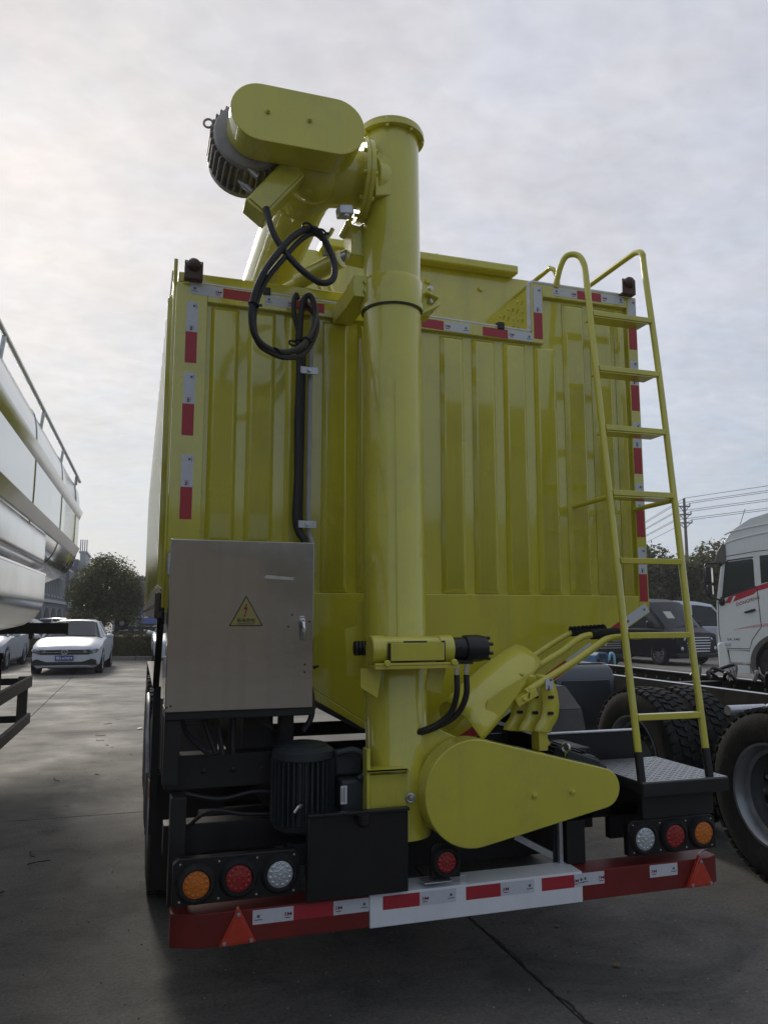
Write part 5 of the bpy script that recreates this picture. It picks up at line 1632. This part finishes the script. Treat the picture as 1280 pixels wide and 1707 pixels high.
b = MB(); b.tube([(.58, -.01, 1.655), (.66, -.035, 1.67), (.74, -.035, 1.695), (.80, -.01, 1.71)], [.018, .026, .030, .026], 8, k=4); b.build('door_handle', BLKG, CB)
b = MB(); b.prism([(.50, 1.60), (.78, 1.62), (.74, 1.78), (.60, 1.80), (.50, 1.72)], 'y', -.004, .01); b.build('handle_recess', CABW, CB, bevel=.004)
b = MB(); b.prism([(.02, 2.78), (.16, 2.72), (.26, 2.76), (.27, 3.18), (.20, 3.20), (.08, 3.02)], 'y', -.04, 2.40); b.build('sun_visor', mat('smoked_visor', (.11, .10, .09), .3), CB, bevel=.02)
for z0, z1 in ((3.20, 3.44), (3.40, 3.62)):
    b = MB(); b.tube([(.26, -.004, z0), (.5, -.006, z0 + .085), (1.2, -.006, z1 - .02), (2.3, -.006, z1 + .05)], .020, 8, k=5); b.build('roof_rib', CABW, CB)
b = MB(); b.tube([(.16, -.05, 2.74), (-.06, -.16, 2.76), (-.16, -.20, 2.68), (-.17, -.20, 2.2), (-.10, -.18, 2.02), (.10, -.06, 1.93)], .022, 8, k=5); b.sphere((.13, -.03, 1.90), (.07, .05, .10), 12, 8); b.sphere((.14, -.03, 2.74), (.05, .05, .05), 12, 8); b.build('mirror_arm', BLKG, CB)
b = MB(); b.box(-.15, -.02, -.30, -.08, 2.30, 2.68); b.box(-.13, -.02, -.28, -.10, 2.04, 2.27); b.each('mirror', BLKG, CB, bevel=.03)
b = MB(); b.box(-.021, -.014, -.28, -.10, 2.33, 2.65); b.box(-.021, -.014, -.26, -.12, 2.06, 2.25); b.each('mirror_glass', CHROME, CB)
b = MB(); b.prism([(.0, .40), (.16, .36), (.22, .55), (.16, .92), (.08, 1.02), (-.02, .95)], 'y', -.03, 2.48); b.build('front_bumper', CABW, CB, bevel=.03)
b = MB(); b.prism([(.23, .55), (.66, .55), (.66, .80), (.20, .84)], 'y', .02, .5); b.prism([(.28, .32), (.62, .32), (.62, .50), (.28, .50)], 'y', .04, .5); b.each('step', CABW, CB, bevel=.01)
b = MB(); b.box(.14, .26, -.02, .02, .92, 1.0); b.build('side_lamp', WHTL, CB, bevel=.01)
b = MB(); b.lathe((1.30, 0, .55), (0, -1, 0), [(.66, -.2), (.66, .012), (.56, .012), (.56, -.3)], 40); b.build('wheel_arch', GRAYF, CB)
b = MB(); b.box(.70, 1.92, .32, 2.1, .45, 1.15); b.build('wheel_well', BLKG, CB)
wh = bpy.data.objects.new('wheel', None); SC.collection.objects.link(wh); wh.parent = CB; ORG[wh.name] = (0, 0, 0)
wheel(wh, (1.30, .17, .50), .50, .28, .29, ax=(0, -1, 0), face=1)
b = MB(); b.tube([(.45, -.02, 2.16), (.48, .08, 2.30), (.56, .12, 2.30)], .014, 6, k=3); b.torus((.48, .38, 2.18), (.8, 0, .6), .19, .014, 24, 8); b.build('steering_wheel', CABLE, CB)
b = MB(); b.tube([(.30, .3, 3.36), (.55, .2, 3.58), (.70, .15, 3.98)], .008, 6); b.build('aerial', BLKG, CB)
b = MB(); b.box(2.35, 7.5, .75, .83, .75, 1.0); b.box(2.35, 7.5, 1.60, 1.68, .75, 1.0); b.each('frame_rail', BLK, CB)
CB.location = (12.45, 14.55, 0); CB.rotation_euler = (0, 0, R(-50))

# ================================================================== POWER POLE AND WIRES
PX, PY, PH = 41.6, 51.6, 10.9
PP = thing('power_pole', 'tall grey power pole with three crossarms above the tree row', 'power pole', (PX, PY, 0))
b = MB(); b.cyl((PX, PY, 0), (PX, PY, PH), .17, .10, 12); b.build('pole', POLEC, PP)
ra = Vector((.954, -.30, 0))
wl, wr = [], []
for k, z in enumerate((PH - .65, PH - 1.30, PH - 1.98)):
    w = (.46, .52, .57)[k]
    c = Vector((PX, PY, z)) - ra * .02
    b = MB(); b.bar(c - ra * w, c + ra * w, .10, .10)
    for s in (-1, 1):
        b.bar(c + ra * (s * w * .8), c - Vector((0, 0, .5)), .05, .05)
    b.build('crossarm', POLEC, PP)
    for s in (-1, 1):
        b = MB(); b.lathe(c + ra * s * w, (0, 0, 1), [(0, .03), (.04, .03), (.06, .10), (.03, .16), (.05, .22), (.02, .28), (0, .29)], 10); b.build('insulator', POLEC, PP)
        wl.append(c + ra * s * w + Vector((0, 0, .25)))
wl.append(Vector((PX, PY, PH + .02)))
for i, p in enumerate(wl):
    for far, nm in ((Vector((66, 28, 12.6 + (p.z - 8.5) * 1.15)), 'r'), (Vector((68, 118, 8.2 + (p.z - 8.5) * .9)), 'l')):
        off = (p - Vector((PX, PY, p.z)))
        q = far + off
        mid = (p + q) / 2 - Vector((0, 0, .55 if nm == 'r' else .9))
        b = MB(); b.tube([p, mid, q], .020, 5, k=8); b.build('wire', WIRE, PP)

# ================================================================== BUILDINGS FAR LEFT
BD = thing('office_building', 'blue-grey two-storey building with pale window frames, seen under the tanker', 'building', (-6.0, 60, 0))
b = MB(); b.box(-22, -6.0, 40, 72, 0, 6.0); b.build('wall', BLDG, BD)
b = MB(); b.box(-22.2, -5.9, 39.9, 72.1, 6.002, 6.3); b.build('parapet', BLDL, BD)
for i in range(9):
    y = 50.5 + i * 2.3
    b = MB(); b.box(-5.998, -5.90, y, y + .12, 2.9, 4.5); b.box(-5.998, -5.90, y + 1.2, y + 1.32, 2.9, 4.5); b.box(-5.998, -5.90, y + .12, y + 1.2, 4.4, 4.5); b.box(-5.998, -5.90, y + .12, y + 1.2, 2.9, 3.0); b.box(-5.998, -5.93, y + .61, y + .70, 3.0, 4.4)
    w = b.build('window', BLDL, BD)
    b = MB(); b.box(-5.997, -5.96, y + .12, y + 1.2, 3.0, 4.4); b.build('pane', GLASS, w)
b = MB(); b.box(-5.998, -5.75, 48, 71.5, 2.45, 2.65); b.build('string_course', BLDL, BD)
b = MB()
b.add([(-5.98, 48, 5.5), (-5.98, 66, 5.5), (-4.9, 66, 4.9), (-4.9, 48, 4.9), (-5.98, 48, 5.42), (-5.98, 66, 5.42), (-4.9, 66, 4.82), (-4.9, 48, 4.82)], [(0, 1, 2, 3), (4, 7, 6, 5), (0, 3, 7, 4), (1, 5, 6, 2), (3, 2, 6, 7)])
cn = b.build('canopy', ROOFS, BD)
for i in range(13):
    y = 48.4 + i * 1.4
    b = MB(); b.bar((-5.97, y, 5.54), (-4.9, y, 4.945), .10, .07); b.build('roof_rib', ROOFS, cn)
for i in range(4):
    y = 52 + i * 4.6
    b = MB(); pts = [(y, 0)] + [(y + 1.7 + 1.7 * math.cos(R(a)), 1.0 + 1.1 * math.sin(R(a))) for a in range(180, -1, -20)] + [(y + 3.4, 0)]
    b.prism(pts, 'x', -5.997, -5.95); b.build('archway', mat('dark_archway', (.035, .045, .05), .8), BD) if i == 0 else b.build('archway', MATS['dark_archway'], BD)
b = MB(); b.box(-6.05, -5.10, 72.15, 80, 0, 6.4); b.build('stair_tower', BLDG, BD)
b = MB(); b.box(-5.1, -4.6, 74, 80, 5.8, 7.1); b.box(-5.2, -4.5, 73.9, 80.1, 7.102, 7.25); tw = b.build('roof_turret', BLDL, BD)
for x in (-5.15, -4.98, -4.8, -4.62):
    b = MB(); b.box(x, x + .08, 74.2, 74.4, 7.255, 8.3); b.build('aerial_panel', BLDL, BD)
for z in (2.2, 3.4, 4.6, 5.8):
    b = MB(); b.box(-5.75, -5.4, 72.09, 72.148, z, z + .75); b.build('window', BLDL, BD)
fb = thing('far_shed', 'grey shed far behind the round tree, showing at its right side by the trailer', 'building', (1.5, 92, 0))
b = MB(); b.prism([(-2.5, 0), (7, 0), (7, 4.9), (2.2, 5.9), (-2.5, 4.9)], 'y', 88, 96); b.build('wall', BLDG, fb)
b = MB(); b.prism([(-2.8, 4.9), (2.2, 5.95), (7.3, 4.9), (7.3, 5.0), (2.2, 6.08), (-2.8, 5.0)], 'y', 87.7, 96.3); b.build('roof', ROOFS, fb)
bl = thing('blue_box_lorry', 'small blue box lorry far off, right of the round tree', 'lorry', (.8, 60, 0))
b = MB(); b.box(.05, 1.9, 60, 64, .95, 2.15); b.build('box_body', BLUEP, bl, bevel=.03)
b = MB(); b.text('EV', .30, (.55, 59.99, 1.45), (1, 0, 0), (0, 0, 1)) if False else b.box(.30, .75, 59.98, 59.995, 1.38, 1.60); b.build('white_panel', WINK, bl)
b = MB(); b.box(.15, 1.8, 60.2, 66, .55, .93); b.build('chassis', BLK, bl)
for x in (.25, 1.55):
    for y in (61, 65):
        b = MB(); b.lathe((x, y, .38), (1, 0, 0), [(0, 0), (.38, 0), (.38, .2), (0, .2)], 20); b.build('wheel', RUB, bl)
b = MB(); b.box(.1, 1.85, 64.2, 66, .94, 2.0); b.build('cab', BLUEP, bl, bevel=.05)
fl = thing('flatbed_frame', 'dark flatbed frame with a spare wheel beyond the hedge, right of the tree', 'flatbed', (.6, 36, 0))
b = MB(); b.box(-.95, 3.2, 34.0, 34.12, .78, .95); b.box(-.7, 3.2, 36.0, 36.12, .98, 1.10); b.box(.2, .32, 34.12, 36.0, .8, .95); b.box(2.2, 2.32, 34.12, 36.0, .8, .95); b.each('frame_beam', BLK, fl, bevel=.01)
b = MB(); b.lathe((-.62, 35.1, 1.25), (0, -1, 0), [(.10, .0), (.10, .10), (.28, .12), (.30, .06), (.30, -.06), (.28, -.12)], 24); b.build('spare_wheel', RUB, fl)
b = MB(); b.lathe((-.62, 35.0, 1.25), (0, -1, 0), [(.10, 0), (.10, .03), (0, .04)], 16); b.build('hub', CARW, fl)
random.seed(17)
for x in (-.9, -.35, .05, .5, 1.0):
    b = MB(); b.prism([(x, .95), (x + .22, .95), (x + .26, 1.15), (x + .14, 1.12), (x + .04, 1.18)], 'y', 33.95, 34.2); b.build('stake_pocket', BLK, fl)
for x in (-.4, 1.4, 2.6):
    b = MB(); b.lathe((x, 34.6, .42), (1, 0, 0), [(0, 0), (.42, 0), (.42, .25), (0, .25)], 20); b.build('wheel', RUB, fl)

# unseen dark hall, added behind the photographer for the glossy paint to mirror
HALLM = mat('added_hall_cladding', (.055, .058, .050), .7, 0, .2, 1.5)
hb = thing('added_mirror_hall', 'long dark hall added unseen behind the photographer for the paint to mirror', 'building', (2, -24, 0))
b = MB(); b.box(-34, 40, -34, -24, 0, 5.4); b.build('wall', HALLM, hb)
b = MB(); b.box(-34.4, 40.4, -34.4, -23.6, 5.402, 5.7); b.build('roof', HALLM, hb)
for i in range(7):
    b = MB(); b.box(-30 + i * 10, -25 + i * 10, -23.998, -23.9, 0, 4.2); b.build('shutter', GRAYF, hb)

# ================================================================== LITTER ON THE YARD
def leaf(x, y, s, rz, label, k):
    r_ = random.Random(k)
    b = MB(); n = 7; vs = []
    for i in range(n):
        t = i / (n - 1); w = math.sin(math.pi * min(t * 1.05, 1)) * .34 * s
        zc = .006 + .03 * s * math.sin(t * 3 + k) ** 2
        vs += [((t - .5) * s, -w, zc + .10 * s * abs(r_.random() - .3)), ((t - .5) * s, 0, zc), ((t - .5) * s, w, zc + .10 * s * abs(r_.random() - .3))]
    fs = []
    for i in range(n - 1):
        for j in (0, 1):
            fs.append((3 * i + j, 3 * i + j + 1, 3 * i + j + 4, 3 * i + j + 3))
    b.add(vs, fs)
    o = b.build('fallen_leaf', DRY, None)
    o.location = (x, y, 0); o.rotation_euler = (0, 0, rz)
    tag(o, label, 'leaf', 'fallen leaves on the yard')


LV = [(2.16, 3.30, .05, .5, 'pale dry leaf on the dark concrete below the right end of the bumper'), (2.13, 3.78, .035, .2, 'small dry leaf just under the bumper near its right tape'),
      (2.84, 4.35, .05, 2.2, 'dark curled leaf on the ground right of the bumper end')]
for i, (x, y, s, rz, l) in enumerate(LV):
    leaf(x, y, s, rz, l, i)
random.seed(33)
for i in range(12):
    leaf(random.uniform(-.75, .05), random.uniform(4.3, 14), random.uniform(.03, .065), random.uniform(0, 6.28), 'dry leaf lying on the lit concrete between the tanker and the trailer', 40 + i)
for i in range(7):
    x, y = random.uniform(-.7, .0), random.uniform(4.5, 12.5)
    b = MB(); p = [Vector((x, y, .006))]
    a = random.uniform(0, 6.28)
    for k in range(4):
        a += random.uniform(-.6, .6); p.append(p[-1] + Vector((math.cos(a), math.sin(a), 0)) * random.uniform(.02, .06) + Vector((0, 0, random.uniform(0, .004))))
    b.tube(p, .0035, 5, k=2)
    o = b.build('twig', TWIG, None); tag(o, 'thin dark twig on the lit concrete between the tanker and the trailer', 'twig', 'twigs on the yard')
b = MB(); b.prism([(.0, .004), (.07, .004), (.06, .018), (.01, .014)], 'y', -.03, .04); o = b.build('paper_scrap', WINK, None, bevel=.003); o.location = (.06, 11.75, 0); tag(o, 'crumpled white paper scrap on the lit concrete left of the trailer wheels', 'paper scrap')

random.seed(51)
b = MB()
for i in range(1500):
    x, y = random.uniform(-.95, 3.2), 2.0 + 8.5 * random.random() ** 1.6
    s = random.uniform(.0022, .0065); a = random.uniform(0, 6.28); c, d = math.cos(a), math.sin(a)
    b.add([(x + s * c, y + s * d, 0), (x - s * d * .8, y + s * c * .8, 0), (x - s * c, y - s * d, 0), (x + s * d * .8, y - s * c * .8, 0), (x + s * .2, y - s * .1, s * .9)], [(0, 1, 4), (1, 2, 4), (2, 3, 4), (3, 0, 4)], 0 if random.random() < .65 else 1)
b.build('grit', [mat('pale_grit', (.34, .33, .30), .9), mat('dark_grit', (.05, .048, .045), .9)], None, kind='stuff')

# ================================================================== HAZE
hm_ = bpy.data.materials.new('air_haze'); hm_.use_nodes = True
hm_.node_tree.nodes.clear()
ho_ = N('ShaderNodeOutputMaterial', hm_.node_tree); pv = N('ShaderNodeVolumePrincipled', hm_.node_tree)
pv.inputs['Color'].default_value = (.86, .88, .92, 1); pv.inputs['Density'].default_value = .0011; pv.inputs['Anisotropy'].default_value = .25
hm_.node_tree.links.new(pv.outputs[0], ho_.inputs['Volume'])
b = MB(); b.box(-430, 430, -430, 430, -1.2, 18.0); b.build('haze', hm_, kind='stuff')
